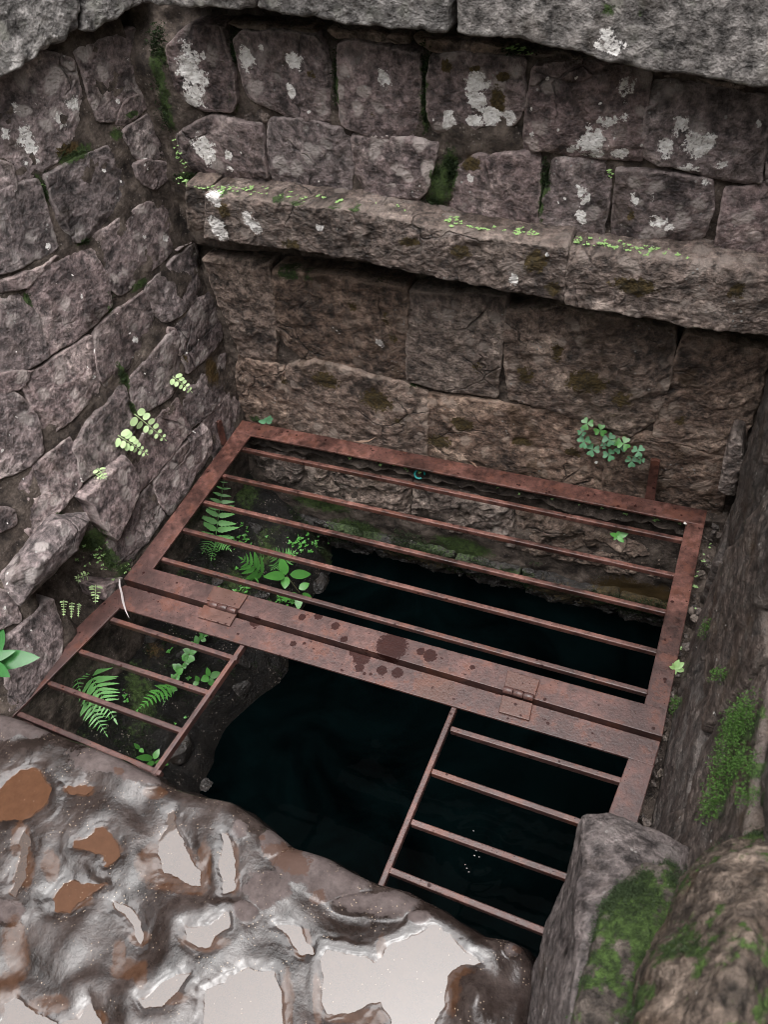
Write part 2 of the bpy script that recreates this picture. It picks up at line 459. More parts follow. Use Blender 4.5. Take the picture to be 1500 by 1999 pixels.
# ------------------------------------------------------------------ wall surfaces  (u, v, h) -> world
YL, YU, YLEDGE, YCOP = 0.045, 0.035, -0.04, -0.025
XL0 = -0.02
def plane_back(Y0):
    def f(u, v, h):
        return np.stack([u, Y0 - h, v], -1)
    return f
def th_left(z):
    return np.radians(24) * np.clip(z / 0.95, 0, 1.15)
def left_x(Y, Z):
    return XL0 - np.tan(th_left(Z)) * np.maximum(0.03 - Y, -0.05)
def left_surf(u, v, h):
    t = th_left(v)
    return np.stack([left_x(u, v) + np.cos(t) * h, u - np.sin(t) * h, v], -1)
def right_x(Y, Z):
    return 1.25 + 0.05 * np.minimum(Y, 0.1) + 0.22 * np.maximum(Z, 0) * np.maximum(-Y, 0)
def right_surf(u, v, h):
    return np.stack([right_x(u, v) - h, u, v], -1)
def uv_back(Y0):
    return lambda x, y: atY(x, y, Y0)[[0, 2]]
def uv_left(x, y, off=0.0):
    P = hit(x, y, lambda P: P[:, 0] - left_x(P[:, 1], P[:, 2]) - off)
    return P[[1, 2]]
def uv_right(x, y):
    P = hit(x, y, lambda P: right_x(P[:, 1], P[:, 2]) - P[:, 0])
    return P[[1, 2]]

def spots_to_world(lst, uvf, surf):
    out = []
    for sp in lst:
        x, y, rx = sp[:3]; ry = sp[3] if len(sp) > 3 else rx
        uv = uvf(x, y)
        P = surf(np.array([uv[0]]), np.array([uv[1]]), np.array([0.0]))[0]
        k = depth(P) / FPX
        out.append((P, rx * k * 1.05, ry * k * 1.3))
    return out
def spot_field(P, spots):
    val = np.zeros(len(P))
    for c, r, rz in spots:
        d = np.sqrt(((P[:, 0] - c[0]) ** 2 + (P[:, 1] - c[1]) ** 2) / r ** 2 + ((P[:, 2] - c[2]) / rz) ** 2)
        val = np.maximum(val, np.clip(1 - 0.5 * d, 0, 1))
    return val

LICHEN = {'up': [(378, 135, 26, 30), (385, 175, 22, 24), (372, 195, 14, 14), (400, 108, 8, 9), (483, 117, 13, 15), (512, 95, 6), (575, 120, 18, 10),
                 (570, 175, 9), (398, 283, 22, 17), (412, 305, 14, 12), (448, 298, 9, 13), (453, 327, 8, 6), (755, 155, 13, 12), (930, 165, 24, 16), (930, 188, 20, 12),
                 (960, 230, 17, 13), (878, 240, 13, 16), (887, 262, 7), (995, 228, 10, 11), (925, 235, 12, 6), (968, 246, 6), (1155, 275, 28, 18), (1148, 255, 12), (1190, 235, 16, 8),
                 (1215, 228, 16, 9), (1235, 240, 10, 9), (1228, 170, 14, 12), (1225, 200, 8, 10), (1200, 262, 8, 12), (1210, 298, 14, 6), (1165, 300, 14, 5), (1158, 203, 6), (1115, 290, 7),
                 (1142, 177, 4), (1082, 207, 6), (1040, 262, 5), (1332, 235, 16, 13), (1362, 278, 26, 17), (1305, 280, 13, 15), (1320, 261, 9), (1345, 326, 20, 7), (1483, 240, 8),
                 (1475, 275, 8), (1410, 318, 12, 6), (920, 347, 8), (1138, 372, 11, 12), (1147, 386, 8), (1135, 422, 11, 10), (1290, 430, 16, 10), (1310, 440, 14, 6), (1378, 355, 10, 8), (1240, 385, 9),
                 (1250, 432, 5), (1275, 380, 8)],
          'left': [(160, 118, 6), (198, 127, 5), (245, 113, 5), (225, 175, 4), (228, 198, 5), (281, 176, 7), (271, 135, 3), (140, 208, 12, 12), (118, 238, 9, 12), (28, 210, 10, 13), (45, 262, 15, 13),
                   (62, 290, 12, 11), (70, 312, 8, 8), (8, 260, 8), (278, 318, 8, 12), (270, 335, 6), (115, 416, 5), (200, 334, 4), (90, 478, 6), (234, 354, 3), (260, 663, 6, 8), (168, 720, 6, 7), (180, 733, 5), (172, 672, 3, 9),
                   (280, 460, 4), (322, 463, 6), (279, 495, 4), (15, 483, 4), (28, 683, 9, 6), (276, 700, 4), (300, 640, 4, 10), (103, 625, 5), (48, 318, 5)],
          'ledge': [(420, 385, 14, 10), (425, 440, 15, 16), (440, 455, 10, 9), (418, 418, 8, 10), (485, 425, 13, 12), (500, 440, 11, 11), (1005, 545, 9, 9), (1070, 498, 5), (660, 442, 4), (622, 442, 8, 6), (705, 472, 4)],
          'low': [(745, 665, 10, 10), (832, 613, 6), (660, 640, 9, 6), (690, 725, 5), (770, 700, 6), (800, 735, 5)],
          'cop': [(1188, 66, 24, 14), (1200, 82, 24, 15), (1172, 84, 16, 10), (1322, 85, 11, 12), (850, 51, 8, 7), (1430, 128, 5), (1245, 65, 4)],
          'copl': [(40, 70, 6), (110, 40, 8)]}
BROWN = {'up': [(930, 137, 12, 8), (972, 198, 13, 22), (875, 127, 12, 10), (920, 320, 18, 12), (1235, 415, 8, 14), (1430, 480, 14, 8), (610, 145, 9, 7), (730, 218, 10, 9), (985, 150, 12, 8)],
         'left': [(412, 725, 17, 22), (357, 700, 8, 12), (130, 290, 25, 8)],
         'ledge': [(440, 408, 14, 14), (570, 475, 20, 8), (1045, 510, 22, 18), (1240, 560, 40, 15), (900, 490, 20, 10), (1440, 570, 16, 14), (800, 470, 20, 8), (1080, 565, 14, 12)],
         'low': [(640, 735, 30, 16), (740, 775, 32, 20), (690, 590, 10, 16), (755, 620, 8, 12), (1150, 738, 40, 20), (1090, 680, 14, 22), (1030, 725, 18, 16), (1220, 770, 24, 16), (1330, 815, 14, 10), (770, 655, 10, 10),
                 (905, 825, 22, 14), (860, 860, 24, 12), (1120, 880, 16, 9), (935, 710, 12, 14), (780, 815, 14, 9), (560, 740, 12, 8), (1020, 860, 18, 8)],
         'cop': [], 'copl': []}
MOSS = {'up': [(830, 140, 7, 40), (830, 215, 8, 35), (655, 150, 5, 50), (1065, 350, 9, 30), (1058, 400, 6, 25), (640, 395, 60, 8), (800, 410, 50, 10), (850, 400, 20, 20), (930, 440, 60, 14), (1200, 488, 80, 8), (470, 370, 50, 8), (365, 350, 20, 10),
               (880, 330, 14, 30), (1010, 100, 25, 5), (860, 360, 20, 30), (1120, 465, 50, 8), (305, 80, 16, 30), (312, 150, 12, 40), (325, 215, 12, 30), (450, 170, 7, 40), (455, 100, 6, 30)],
        'left': [(145, 300, 34, 9), (85, 370, 7, 22), (225, 262, 12, 8), (255, 222, 15, 5), (55, 590, 6, 22), (60, 620, 6, 14), (160, 470, 14, 5), (210, 580, 7, 12), (270, 555, 22, 6), (240, 735, 8, 25), (258, 800, 6, 20), (210, 600, 10, 8), (180, 1060, 30, 20), (215, 1090, 14, 22), (110, 1010, 16, 8), (240, 1110, 20, 6)],
        'ledge': [(x_, 366 + 0.118 * (x_ - 400) + (6 if x_ % 3 else 0), 11 + x_ % 7, 5) for x_ in range(430, 1060, 37)],
        'low': [(568, 530, 26, 8), (605, 535, 14, 8), (740, 553, 8, 6), (815, 750, 14, 4), (505, 815, 16, 6)],
        'cop': [(1190, 15, 20, 12), (1250, 20, 16, 10)], 'copl': []}
_surfs = {'up': (uv_back(YU), plane_back(YU)), 'left': (uv_left, left_surf), 'ledge': (uv_back(YLEDGE), plane_back(YLEDGE)),
          'low': (uv_back(YL), plane_back(YL)), 'cop': (uv_back(YCOP), plane_back(YCOP)), 'copl': (uv_left, left_surf)}
FIELD = {}
for k_ in _surfs:
    uf, sf = _surfs[k_]
    FIELD[k_] = {'lichen': spots_to_world(LICHEN[k_], uf, sf), 'brownmoss': spots_to_world(BROWN[k_], uf, sf), 'moss': spots_to_world(MOSS[k_], uf, sf)}
FIELD['right'] = {'lichen': [], 'brownmoss': [], 'moss': []}

def poly_sd(P, poly):
    """distance to polygon outline, positive inside"""
    n = len(poly); d = np.full(len(P), 1e9); inside = np.zeros(len(P), bool)
    for i in range(n):
        a, b = poly[i], poly[(i + 1) % n]
        e = b - a
        t = np.clip(((P - a) @ e) / (e @ e + 1e-12), 0, 1)
        d = np.minimum(d, np.linalg.norm(P - a - t[:, None] * e, axis=1))
        c = (a[1] > P[:, 1]) != (b[1] > P[:, 1])
        xi = a[0] + (P[:, 1] - a[1]) / (b[1] - a[1] + 1e-12) * e[0]
        inside ^= c & (P[:, 0] < xi)
    return np.where(inside, d, -d)

def near_poly(P, poly):
    """signed distance (positive inside) and nearest outline point"""
    A = poly; B = np.roll(poly, -1, 0); E_ = B - A
    L2 = (E_ ** 2).sum(1) + 1e-14
    D_ = P[:, None] - A[None]
    t = np.clip((D_ * E_[None]).sum(2) / L2[None], 0, 1)
    Q = A[None] + t[..., None] * E_[None]
    dd = ((P[:, None] - Q) ** 2).sum(2)
    i = dd.argmin(1); ar = np.arange(len(P))
    c = (A[None, :, 1] > P[:, 1:2]) != (B[None, :, 1] > P[:, 1:2])
    xi = A[None, :, 0] + (P[:, 1:2] - A[None, :, 1]) / (E_[None, :, 1] + 1e-14) * E_[None, :, 0]
    ins = (np.sum(c & (P[:, 0:1] < xi), 1) % 2) == 1
    d = np.sqrt(dd[ar, i])
    return np.where(ins, d, -d), Q[ar, i]

def round_poly(poly, cut, step, jit, off):
    poly = np.asarray(poly, float)
    for _ in range(2):
        nx = np.roll(poly, -1, 0)
        L = np.linalg.norm(nx - poly, axis=1)[:, None]
        f = np.minimum(0.3, cut / np.maximum(L, 1e-6))
        poly = np.stack([poly * (1 - f) + nx * f, poly * f + nx * (1 - f)], 1).reshape(-1, 2)
        cut *= 0.5
    cl = np.vstack([poly, poly[:1]])
    s = np.concatenate([[0], np.cumsum(np.linalg.norm(np.diff(cl, axis=0), axis=1))])
    n = max(24, int(s[-1] / step))
    u = np.linspace(0, s[-1], n, endpoint=False)
    q = np.stack([np.interp(u, s, cl[:, k]) for k in range(2)], 1)
    tg = np.roll(q, -1, 0) - np.roll(q, 1, 0); tg /= np.linalg.norm(tg, axis=1)[:, None] + 1e-9
    nz = jit * (1.6 * fbm(np.column_stack([q, np.zeros(n)]), 22, 3, 0.6, off) + 0.7 * fbm(np.column_stack([q, np.zeros(n)]), 80, 2, 0.6, off))
    return q + np.stack([tg[:, 1], -tg[:, 0]], 1) * nz[:, None]

def stone(poly, surf, mat, parent, field=None, name='stone', prot=0.02, rough=1.0, er=0.006, back=0.06, res=3000, facets=4, fd=0.012, layer=0.0, jit=0.003, tilt=0.03, seed=None, grow=0.0045):
    """one hewn block: an outline on a wall surface, broken arrises, chipped facets and a rough face"""
    r_ = np.random.default_rng(seed if seed is not None else rng.integers(1 << 30))
    poly = np.asarray(poly, float)
    area = 0.5 * np.sum(poly[:, 0] * np.roll(poly[:, 1], -1) - np.roll(poly[:, 0], -1) * poly[:, 1])
    if area < 0: poly = poly[::-1]; area = -area
    off = r_.uniform(0, 90, 3)
    st = float(np.clip(math.sqrt(area / res), 0.0025, 0.02))
    outl = round_poly(poly, 0.0035, max(st * 1.5, 0.006), jit, off)
    c = outl.mean(0)
    if grow:
        dv = outl - c; outl = c + dv * (1 + grow / np.maximum(np.linalg.norm(dv, axis=1), 0.02))[:, None]
    lo, hi = outl.min(0) - st, outl.max(0) + st
    nu, nv = int((hi[0] - lo[0]) / st) + 2, int((hi[1] - lo[1]) / st) + 2
    U, Vv = np.meshgrid(np.linspace(lo[0], hi[0], nu), np.linspace(lo[1], hi[1], nv))
    UV = np.stack([U.ravel(), Vv.ravel()], 1)
    d, nearest = near_poly(UV, outl)
    F = grid_faces(nv, nu)
    F = F[(d[F] > 0).any(1)]
    UV = np.where((d < 0)[:, None], nearest, UV)
    used = np.unique(F); mp = np.full(len(UV), -1); mp[used] = np.arange(len(used))
    UV = UV[used]; d = np.maximum(d[used], 0); F = mp[F]
    P3 = np.column_stack([UV, np.full(len(UV), 0.0)])
    h = np.full(len(UV), prot)
    h += (UV - c) @ r_.normal(0, tilt, 2)
    for k in range(facets):
        a = r_.uniform(0, 2 * np.pi); dv = np.array([np.cos(a), np.sin(a)])
        ext = np.max((outl - c) @ dv)
        x = ext - (UV - c) @ dv
        w = r_.uniform(0.08, 0.5) * ext
        cut = prot - r_.uniform(0.3, 1.0) * fd * (1 - x / w) + 0.005 * fbm(P3, 24, 3, 0.5, off + k)
        h = np.minimum(h, np.where(x < w * 1.3, cut, 9))
    h += rough * (0.005 * fbm(P3, 9, 3, 0.5, off + 3) + 0.0052 * fbm(P3, 24, 3, 0.6, off + 7) + 0.0014 * ridged(P3, 42, 3, off + 9) + 0.0022 * fbm(P3, 110, 2, 0.5, off))
    if layer:
        wv = np.column_stack([fbm(P3, 9, 3, 0.5, off), fbm(P3, 9, 3, 0.5, off + 11)]) * 0.05
        q2 = UV + wv
        q = np.column_stack([q2 @ np.array([0.9, 0.35]), 2.6 * (q2 @ np.array([-0.35, 0.9])), np.zeros(len(UV))])
        stp = fbm(q, 12, 3, 0.55, off + 21) * 4.0
        h += layer * (0.006 * (np.floor(stp) + sstep(0.55, 1.0, stp - np.floor(stp))) * 0.8 + 0.0035 * ridged(q, 30, 2, off + 5))
    er_ = er * (0.35 + 2.6 * np.clip(fbm(P3, 20, 3, 0.5, off + 2) + 0.12, 0, 1))
    q = 1 - np.clip(d / er_, 0, 1)
    h -= er_ * (1 - np.sqrt(np.maximum(1 - q * q, 0)))
    # skirt from the boundary edges
    ed = np.concatenate([F[:, [0, 1]], F[:, [1, 2]], F[:, [2, 3]], F[:, [3, 0]]])
    key = np.sort(ed, 1); kk = key[:, 0].astype(np.int64) * (len(UV) + 1) + key[:, 1]
    _, inv, cnt = np.unique(kk, return_inverse=True, return_counts=True)
    be = ed[cnt[inv] == 1]
    bv = np.unique(be); m2 = np.full(len(UV), -1); m2[bv] = np.arange(len(bv))
    n0 = len(UV); nb = len(bv)
    ring = UV[bv]; hr = h[bv]
    UV = np.vstack([UV, c + (ring - c) * 0.994, c + (ring - c) * 0.97])
    h = np.concatenate([h, hr - 0.4 * back, np.full(nb, -back)])
    a, b = m2[be[:, 0]], m2[be[:, 1]]
    S1 = np.stack([be[:, 1], be[:, 0], n0 + a, n0 + b], 1)
    S2 = np.stack([n0 + b, n0 + a, n0 + nb + a, n0 + nb + b], 1)
    V = surf(UV[:, 0], UV[:, 1], h)
    F = np.concatenate([F, S1, S2])
    fl = field or {'lichen': [], 'brownmoss': [], 'moss': []}
    at_ = {k: spot_field(V, fl[k]) for k in ('lichen', 'brownmoss', 'moss')}
    t0 = surf(np.array([c[0], c[0] + .01, c[0], c[0]]), np.array([c[1], c[1], c[1] + .01, c[1]]), np.array([0, 0, 0, .01]))
    if np.cross(t0[1] - t0[0], t0[2] - t0[0]) @ (t0[3] - t0[0]) < 0: F = F[:, ::-1]
    return mesh_np(name, V, F, None, mat, parent, at_)

def sheet(name, surf, u0, u1, v0, v1, step, mat, parent, field=None, h0=-0.02, amp=0.012, extra=None, solid=0.25):
    nu, nv = int((u1 - u0) / step) + 1, int((v1 - v0) / step) + 1
    U, Vv = np.meshgrid(np.linspace(u0, u1, nu), np.linspace(v0, v1, nv))
    U = U.ravel(); Vv = Vv.ravel()
    P3 = np.column_stack([U, Vv, np.zeros(len(U))])
    h = h0 + amp * (fbm(P3, 13, 3) + 0.6 * fbm(P3, 40, 3, 0.6, 5.0))
    if extra is not None: h = h + extra(U, Vv)
    P = surf(U, Vv, h)
    fl = field or {'lichen': [], 'brownmoss': [], 'moss': []}
    at_ = {k: spot_field(P, fl[k]) for k in ('lichen', 'brownmoss', 'moss')}
    F = grid_faces(nv, nu)
    a = surf(np.array([u0, u0 + .01, u0]), np.array([v0, v0, v0 + .01]), np.zeros(3))
    nn = np.cross(a[1] - a[0], a[2] - a[0]); rf = surf(np.array([u0]), np.array([v0]), np.array([.01]))[0] - a[0]
    if nn @ rf < 0: F = F[:, ::-1]
    o = mesh_np(name, P, F, None, mat, parent, at_)
    if solid:
        md = o.modifiers.new('thickness', 'SOLIDIFY'); md.thickness = solid; md.offset = -1
    return o

def px(poly, uvf, left_ext=True):
    out = []
    for (x, y) in poly:
        if left_ext and x <= 0: x = -70
        out.append(uvf(x, y))
    return out

# ------------------------------------------------------------------ ground (one sheet round the pit) and water
def build_ground():
    x0, x1, y0, y1 = -0.62, 1.62, -1.02, 0.33
    xs = [-400, x0, x1, 400]; ys = [-400, y0, y1, 400]
    V = [(x, y, -0.06) for y in ys for x in xs]
    F = [(r * 4 + c, r * 4 + c + 1, r * 4 + c + 5, r * 4 + c + 4) for r in range(3) for c in range(3) if not (r == 1 and c == 1)]
    o = mesh_np('ground', V, F, None, M['ground'], None, {'moss': np.zeros(16), 'brownmoss': np.zeros(16)})
    kind(o, 'structure', 'bare earth ground round the walled spring')
build_ground()

WZ = -0.48
def build_water():
    nx, ny = 170, 150
    X, Y = np.meshgrid(np.linspace(-0.3, 1.5, nx), np.linspace(-1.15, 0.25, ny))
    X = X.ravel(); Y = Y.ravel()
    P = np.column_stack([X, Y, np.zeros(len(X))])
    z = WZ + 0.0012 * fbm(P, 3.0, 3)
    for (x, y, a, w) in [(933, 1668, 0.0022, 0.05), (1003, 1632, 0.001, 0.035)]:
        c = at(x, y, WZ); r = np.hypot(X - c[0], Y - c[1])
        z += a * np.cos(r / w * 2 * np.pi * 1.6) * np.exp(-(r / w) ** 2 * 0.7)
    o = mesh_np('water', np.column_stack([X, Y, z]), grid_faces(ny, nx), None, M['water'])
    kind(o, 'structure', 'black still spring water deep under the iron grate')
build_water()

# ------------------------------------------------------------------ far wall: upper courses, projecting ledge, lower courses, coping
wall_back = tag(empty('stone_wall'), 'far wall of squared stones with a projecting ledge and white lichen', 'wall')
up_poly = [
 [(328,95),(365,58),(430,55),(450,130),(460,190),(450,212),(400,208),(345,195),(338,130)],
 [(458,80),(485,65),(615,72),(640,130),(645,235),(560,225),(488,190),(476,140)],
 [(662,90),(700,85),(755,95),(815,105),(817,250),(800,268),(750,262),(670,240),(660,150)],
 [(842,115),(900,107),(1020,120),(1022,200),(1000,245),(940,238),(905,262),(850,270),(842,210)],
 [(1045,130),(1150,125),(1267,145),(1250,315),(1100,295),(1025,290),(1032,210)],
 [(1280,160),(1400,175),(1495,195),(1487,350),(1450,355),(1325,325),(1254,305),(1266,235)],
 [(1508,200),(1620,215),(1615,375),(1500,352)],
 [(348,262),(415,228),(505,245),(515,300),(525,360),(450,350),(380,332),(355,300)],
 [(522,237),(600,238),(675,257),(685,300),(682,380),(620,385),(537,370),(526,310)],
 [(692,268),(760,265),(851,283),(835,360),(810,397),(760,407),(702,390),(692,330)],
 [(882,340),(935,303),(1050,298),(1052,375),(1045,450),(950,427),(875,407)],
 [(1062,415),(1080,318),(1140,310),(1195,325),(1175,460),(1125,474),(1052,447)],
 [(1207,333),(1385,352),(1390,400),(1370,465),(1300,487),(1197,467)],
 [(1420,372),(1500,367),(1600,385),(1600,545),(1480,527),(1400,507)],
]
for i, p in enumerate(up_poly):
    stone(px(p, uv_back(YU)), plane_back(YU), M['stone'], wall_back, FIELD['up'], prot=0.002 + 0.01 * random.random(), rough=0.75, er=0.004, fd=0.016, facets=4, grow=0.007, tilt=0.02, seed=100 + i)
for i, p in enumerate([[(462,217),(490,208),(520,225),(515,243),(480,241)], [(632,62),(705,66),(790,72),(792,90),(655,80)], [(800,78),(900,86),(990,95),(985,112),(842,104)],
          [(1005,98),(1110,108),(1180,122),(1150,124),(1015,115)], [(1290,140),(1400,158),(1495,180),(1400,172),(1300,158)], [(440,50),(600,60),(615,68),(480,62)]]):
    stone(px(p, uv_back(YU)), plane_back(YU), M['brown_stone'] if i else M['ledge'], wall_back, FIELD['up'], prot=-0.004, rough=0.7, er=0.008, fd=0.008, seed=140 + i)
cav = spots_to_world([(945, 275, 55, 26), (860, 340, 16, 40), (310, 150, 24, 70)], *_surfs['up'])
sheet('mortar', plane_back(YU), -0.25, 1.5, 0.5, 1.1, 0.008, M['mortar'], wall_back, FIELD['up'], h0=-0.007, amp=0.014,
      extra=lambda u, v: 0.012 * spot_field(np.column_stack([u, np.full(len(u), YU), v]), cav) - 0.05 * sstep(0.89, 0.95, v))

low_poly = [
 [(400,505),(525,518),(538,615),(538,700),(520,708),(470,690),(438,600)],
 [(542,525),(640,535),(740,550),(793,560),(795,735),(740,732),(590,692),(546,650)],
 [(801,570),(900,575),(985,580),(980,650),(968,770),(870,755),(801,737)],
 [(990,605),(1110,600),(1315,640),(1310,725),(1275,815),(1230,845),(1100,800),(1000,772),(992,700)],
 [(1345,650),(1500,690),(1470,800),(1450,855),(1415,882),(1282,840),(1300,750)],
 [(465,697),(555,717),(566,760),(570,850),(500,840),(470,815)],
 [(563,714),(620,702),(750,737),(832,765),(832,905),(750,890),(640,870),(572,852)],
 [(840,770),(970,787),(1130,817),(1180,860),(1172,975),(1000,940),(840,908)],
 [(1190,853),(1270,848),(1415,892),(1405,1015),(1280,998),(1185,975)],
]
for i, p in enumerate(low_poly):
    stone(px(p, uv_back(YL)), plane_back(YL), M['brown_stone'], wall_back, FIELD['low'], prot=0.006 + 0.008 * random.random(), rough=0.5 if i == 2 else 1.0, layer=0.15 if i == 2 else 0.42, er=0.0035, facets=3, grow=0.0085, tilt=0.02, jit=0.004, seed=200 + i)
stone(px([(1405,950),(1428,855),(1450,860),(1450,905),(1436,968)], uv_back(-0.02)), plane_back(-0.02), M['ledge'], wall_back, FIELD['low'], prot=0.01, er=0.012, seed=231)
sheet('mortar', plane_back(YL), -0.25, 1.5, -1.1, 0.52, 0.009, M['mortar'], wall_back, FIELD['low'], h0=-0.004, amp=0.012, extra=lambda u, v: -0.05 * sstep(0.4, 0.46, v + 0.06 * u))

ledge_poly = [
 [(352,372),(398,375),(402,458),(358,460)],
 [(402,378),(520,390),(700,415),(900,455),(1000,475),(1103,482),(1098,592),(1000,570),(850,540),(700,505),(580,485),(405,470)],
 [(1112,494),(1250,510),(1400,527),(1510,540),(1640,560),(1640,690),(1500,657),(1300,630),(1105,596)],
]
for i, p in enumerate(ledge_poly):
    o = stone(px(p, uv_back(YLEDGE)), plane_back(YLEDGE), M['ledge'] if i else M['brown_stone'], wall_back, FIELD['ledge'], name='ledge_stone', prot=(-0.02, 0.002, -0.002)[i], rough=0.8, layer=0.3, er=0.006, back=0.13,
              res=12000 if i else 900, facets=2, fd=0.01, tilt=0.01, jit=0.004, seed=300 + i)

cop_poly = [
 [(285,-2),(340,2),(497,12),(497,-260),(285,-260)],
 [(505,14),(560,25),(700,38),(790,50),(872,60),(878,-260),(505,-260)],
 [(897,62),(1000,72),(1080,82),(1150,92),(1215,118),(1300,130),(1360,135),(1430,150),(1500,163),(1640,180),(1640,-260),(897,-260)],
]
for i, p in enumerate(cop_poly):
    stone(px(p, uv_back(YCOP)), plane_back(YCOP), M['coping'], wall_back, FIELD['cop'], name='coping_stone', prot=0.01, rough=0.55, er=0.009, res=9000, back=0.4, facets=2, fd=0.012, tilt=0.02, jit=0.004, seed=400 + i)

# ------------------------------------------------------------------ left wall
wall_left = tag(empty('stone_wall'), 'left wall of tight grey stone courses with pale ferns in the joints', 'wall')
left_poly = [
 [(0,150),(65,105),(135,120),(157,210),(155,265),(120,300),(75,328),(30,355),(0,300)],
 [(147,105),(260,62),(280,90),(290,150),(290,180),(258,195),(220,230),(192,228),(177,190),(166,140)],
 [(228,238),(250,197),(288,184),(292,200),(238,243)],
 [(240,260),(310,215),(330,265),(335,310),(300,315),(272,305)],
 [(262,322),(285,316),(332,322),(320,345),(295,360),(272,350)],
 [(90,345),(210,290),(222,310),(242,385),(235,410),(170,458),(138,468),(112,415)],
 [(0,395),(65,355),(80,400),(102,480),(50,508),(0,550)],
 [(0,312),(15,320),(22,368),(0,385)],
 [(0,568),(50,530),(100,499),(105,506),(45,556),(0,583)],
 [(48,555),(175,482),(190,515),(209,593),(170,633),(92,688),(71,640)],
 [(185,463),(280,400),(325,395),(345,470),(344,478),(232,572),(221,560),(196,515)],
 [(284,562),(380,474),(396,565),(350,610),(320,624),(302,610)],
 [(0,592),(42,567),(62,620),(84,691),(30,720),(0,732)],
 [(0,742),(58,720),(28,758),(0,768)],
 [(46,746),(170,657),(191,755),(187,765),(120,824),(92,855),(66,800)],
 [(180,648),(276,572),(291,615),(292,650),(240,723),(208,753),(193,735)],
 [(254,734),(335,647),(344,675),(353,743),(320,773),(272,803),(259,780)],
 [(342,640),(410,562),(427,605),(427,660),(390,698),(363,725),(352,685)],
 [(359,768),(382,730),(440,684),(452,745),(435,769),(371,834),(361,810)],
 [(142,870),(162,840),(237,754),(256,840),(234,884),(156,933),(149,900)],
 [(0,772),(22,767),(64,815),(77,875),(54,904),(0,948)],
 [(23,975),(62,920),(131,854),(151,945),(62,1043),(39,1015)],
 [(245,895),(272,860),(345,772),(366,835),(270,955),(252,930)],
 [(145,967),(229,890),(249,935),(247,955),(206,1043),(181,1015),(165,977)],
 [(299,940),(307,925),(391,827),(409,880),(331,1001),(311,980)],
 [(397,822),(462,754),(471,822),(417,900)],
 [(207,1048),(292,947),(314,1005),(240,1113),(223,1090)],
 [(0,990),(14,995),(20,1020),(0,1050)],
 [(0,1145),(15,1160),(34,1210),(0,1235)],
 [(5,1257),(95,1172),(117,1240),(95,1330),(20,1390)],
 [(197,1147),(232,1130),(222,1160),(206,1166)],
 [(325,640),(338,648),(352,682),(345,690)], [(345,488),(380,466),(388,470),(350,480)],
]
for i, p in enumerate(left_poly):
    ar = (max(q[0] for q in p) - min(q[0] for q in p)) * (max(q[1] for q in p) - min(q[1] for q in p))
    big = ar > 5000
    pr = 0.004 + 0.008 * random.random()
    if i == 23: pr = 0.035
    if i in (18, 25): pr = 0.004
    stone(px(p, uv_left), left_surf, M['stone'], wall_left, FIELD['left'], prot=pr, rough=0.55, er=0.0028, facets=3 if big else 1, fd=0.016 if big else 0.006,
          res=3000 if big else 900, grow=0.0095, tilt=0.025, jit=0.004, seed=500 + i)
# the loose block that has slid out of its course
hole = spots_to_world([(150, 1130, 60, 60), (185, 1170, 50, 50), (110, 1160, 30, 30), (230, 980, 12, 12)], *_surfs['left'])
sheet('mortar', left_surf, -1.6, 0.05, -1.0, 1.08, 0.009, M['mortar'], wall_left, FIELD['left'], h0=0.002, amp=0.011,
      extra=lambda u, v: -0.07 * sstep(0.3, 0.7, spot_field(left_surf(u, v, np.zeros(len(u))), hole)))
def copl_surf(u, v, h): return left_surf(u, v, h + 0.042)
uvl = lambda x, y: uv_left(x, y, 0.042)
for i, p in enumerate([[(-90,178),(0,140),(60,115),(130,76),(170,46),(164,-40),(150,-180),(-90,-120)], [(178,52),(200,55),(242,20),(278,0),(300,-30),(290,-180),(170,-180),(174,-20)]]):
    stone([uvl(x, y) for x, y in p], copl_surf, M['coping'], wall_left, FIELD['copl'], name='coping_stone', prot=0.006, rough=0.9, er=0.014, res=9000, back=0.4, facets=2, fd=0.01, tilt=0.02, jit=0.007, seed=600 + i)

# ------------------------------------------------------------------ right wall (seen edge-on)
wall_right = tag(empty('stone_wall'), 'right wall of rough brown stone seen nearly edge on, with green moss', 'wall')
RMOSS = [(1450, 1430, 22, 60), (1475, 1400, 20, 60), (1430, 1520, 14, 60), (1410, 1590, 12, 30), (1480, 1500, 20, 50), (1345, 1330, 8, 30), (1338, 1380, 8, 25), (1425, 1320, 8, 20), (1400, 1230, 6, 30), (1490, 1560, 12, 40), (1465, 1415, 30, 70), (1440, 1480, 24, 60), (1420, 1560, 16, 50)]
FIELD['right']['moss'] = [(c, r * 1.0, rz * 0.55) for c, r, rz in spots_to_world(RMOSS, uv_right, right_surf)]
zc = [-0.5, -0.24, -0.02, 0.2, 0.45, 0.72, 0.98]
for r in range(6):
    y = 0.02
    k = 0
    while y > -0.95:
        w = random.uniform(0.2, 0.36)
        y2 = max(y - w, -1.0)
        if y2 > -0.88 and y2 < -0.8: y2 = -1.0
        j = lambda: random.uniform(-0.008, 0.008)
        p = [(y - 0.006 + j(), zc[r] + 0.006 + j()), (y2 + 0.006 + j(), zc[r] + 0.006 + j()), (y2 + 0.006 + j(), zc[r + 1] - 0.006 + j()), ((y + y2) / 2, zc[r + 1] - 0.004 + j()), (y - 0.006 + j(), zc[r + 1] - 0.006 + j())]
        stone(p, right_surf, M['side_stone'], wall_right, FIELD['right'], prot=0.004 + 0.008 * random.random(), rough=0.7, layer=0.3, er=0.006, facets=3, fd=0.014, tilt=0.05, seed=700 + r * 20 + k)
        y = y2; k += 1
sheet('mortar', right_surf, -1.05, 0.06, -1.0, 1.05, 0.012, M['mortar'], wall_right, FIELD['right'], h0=-0.012, amp=0.012)
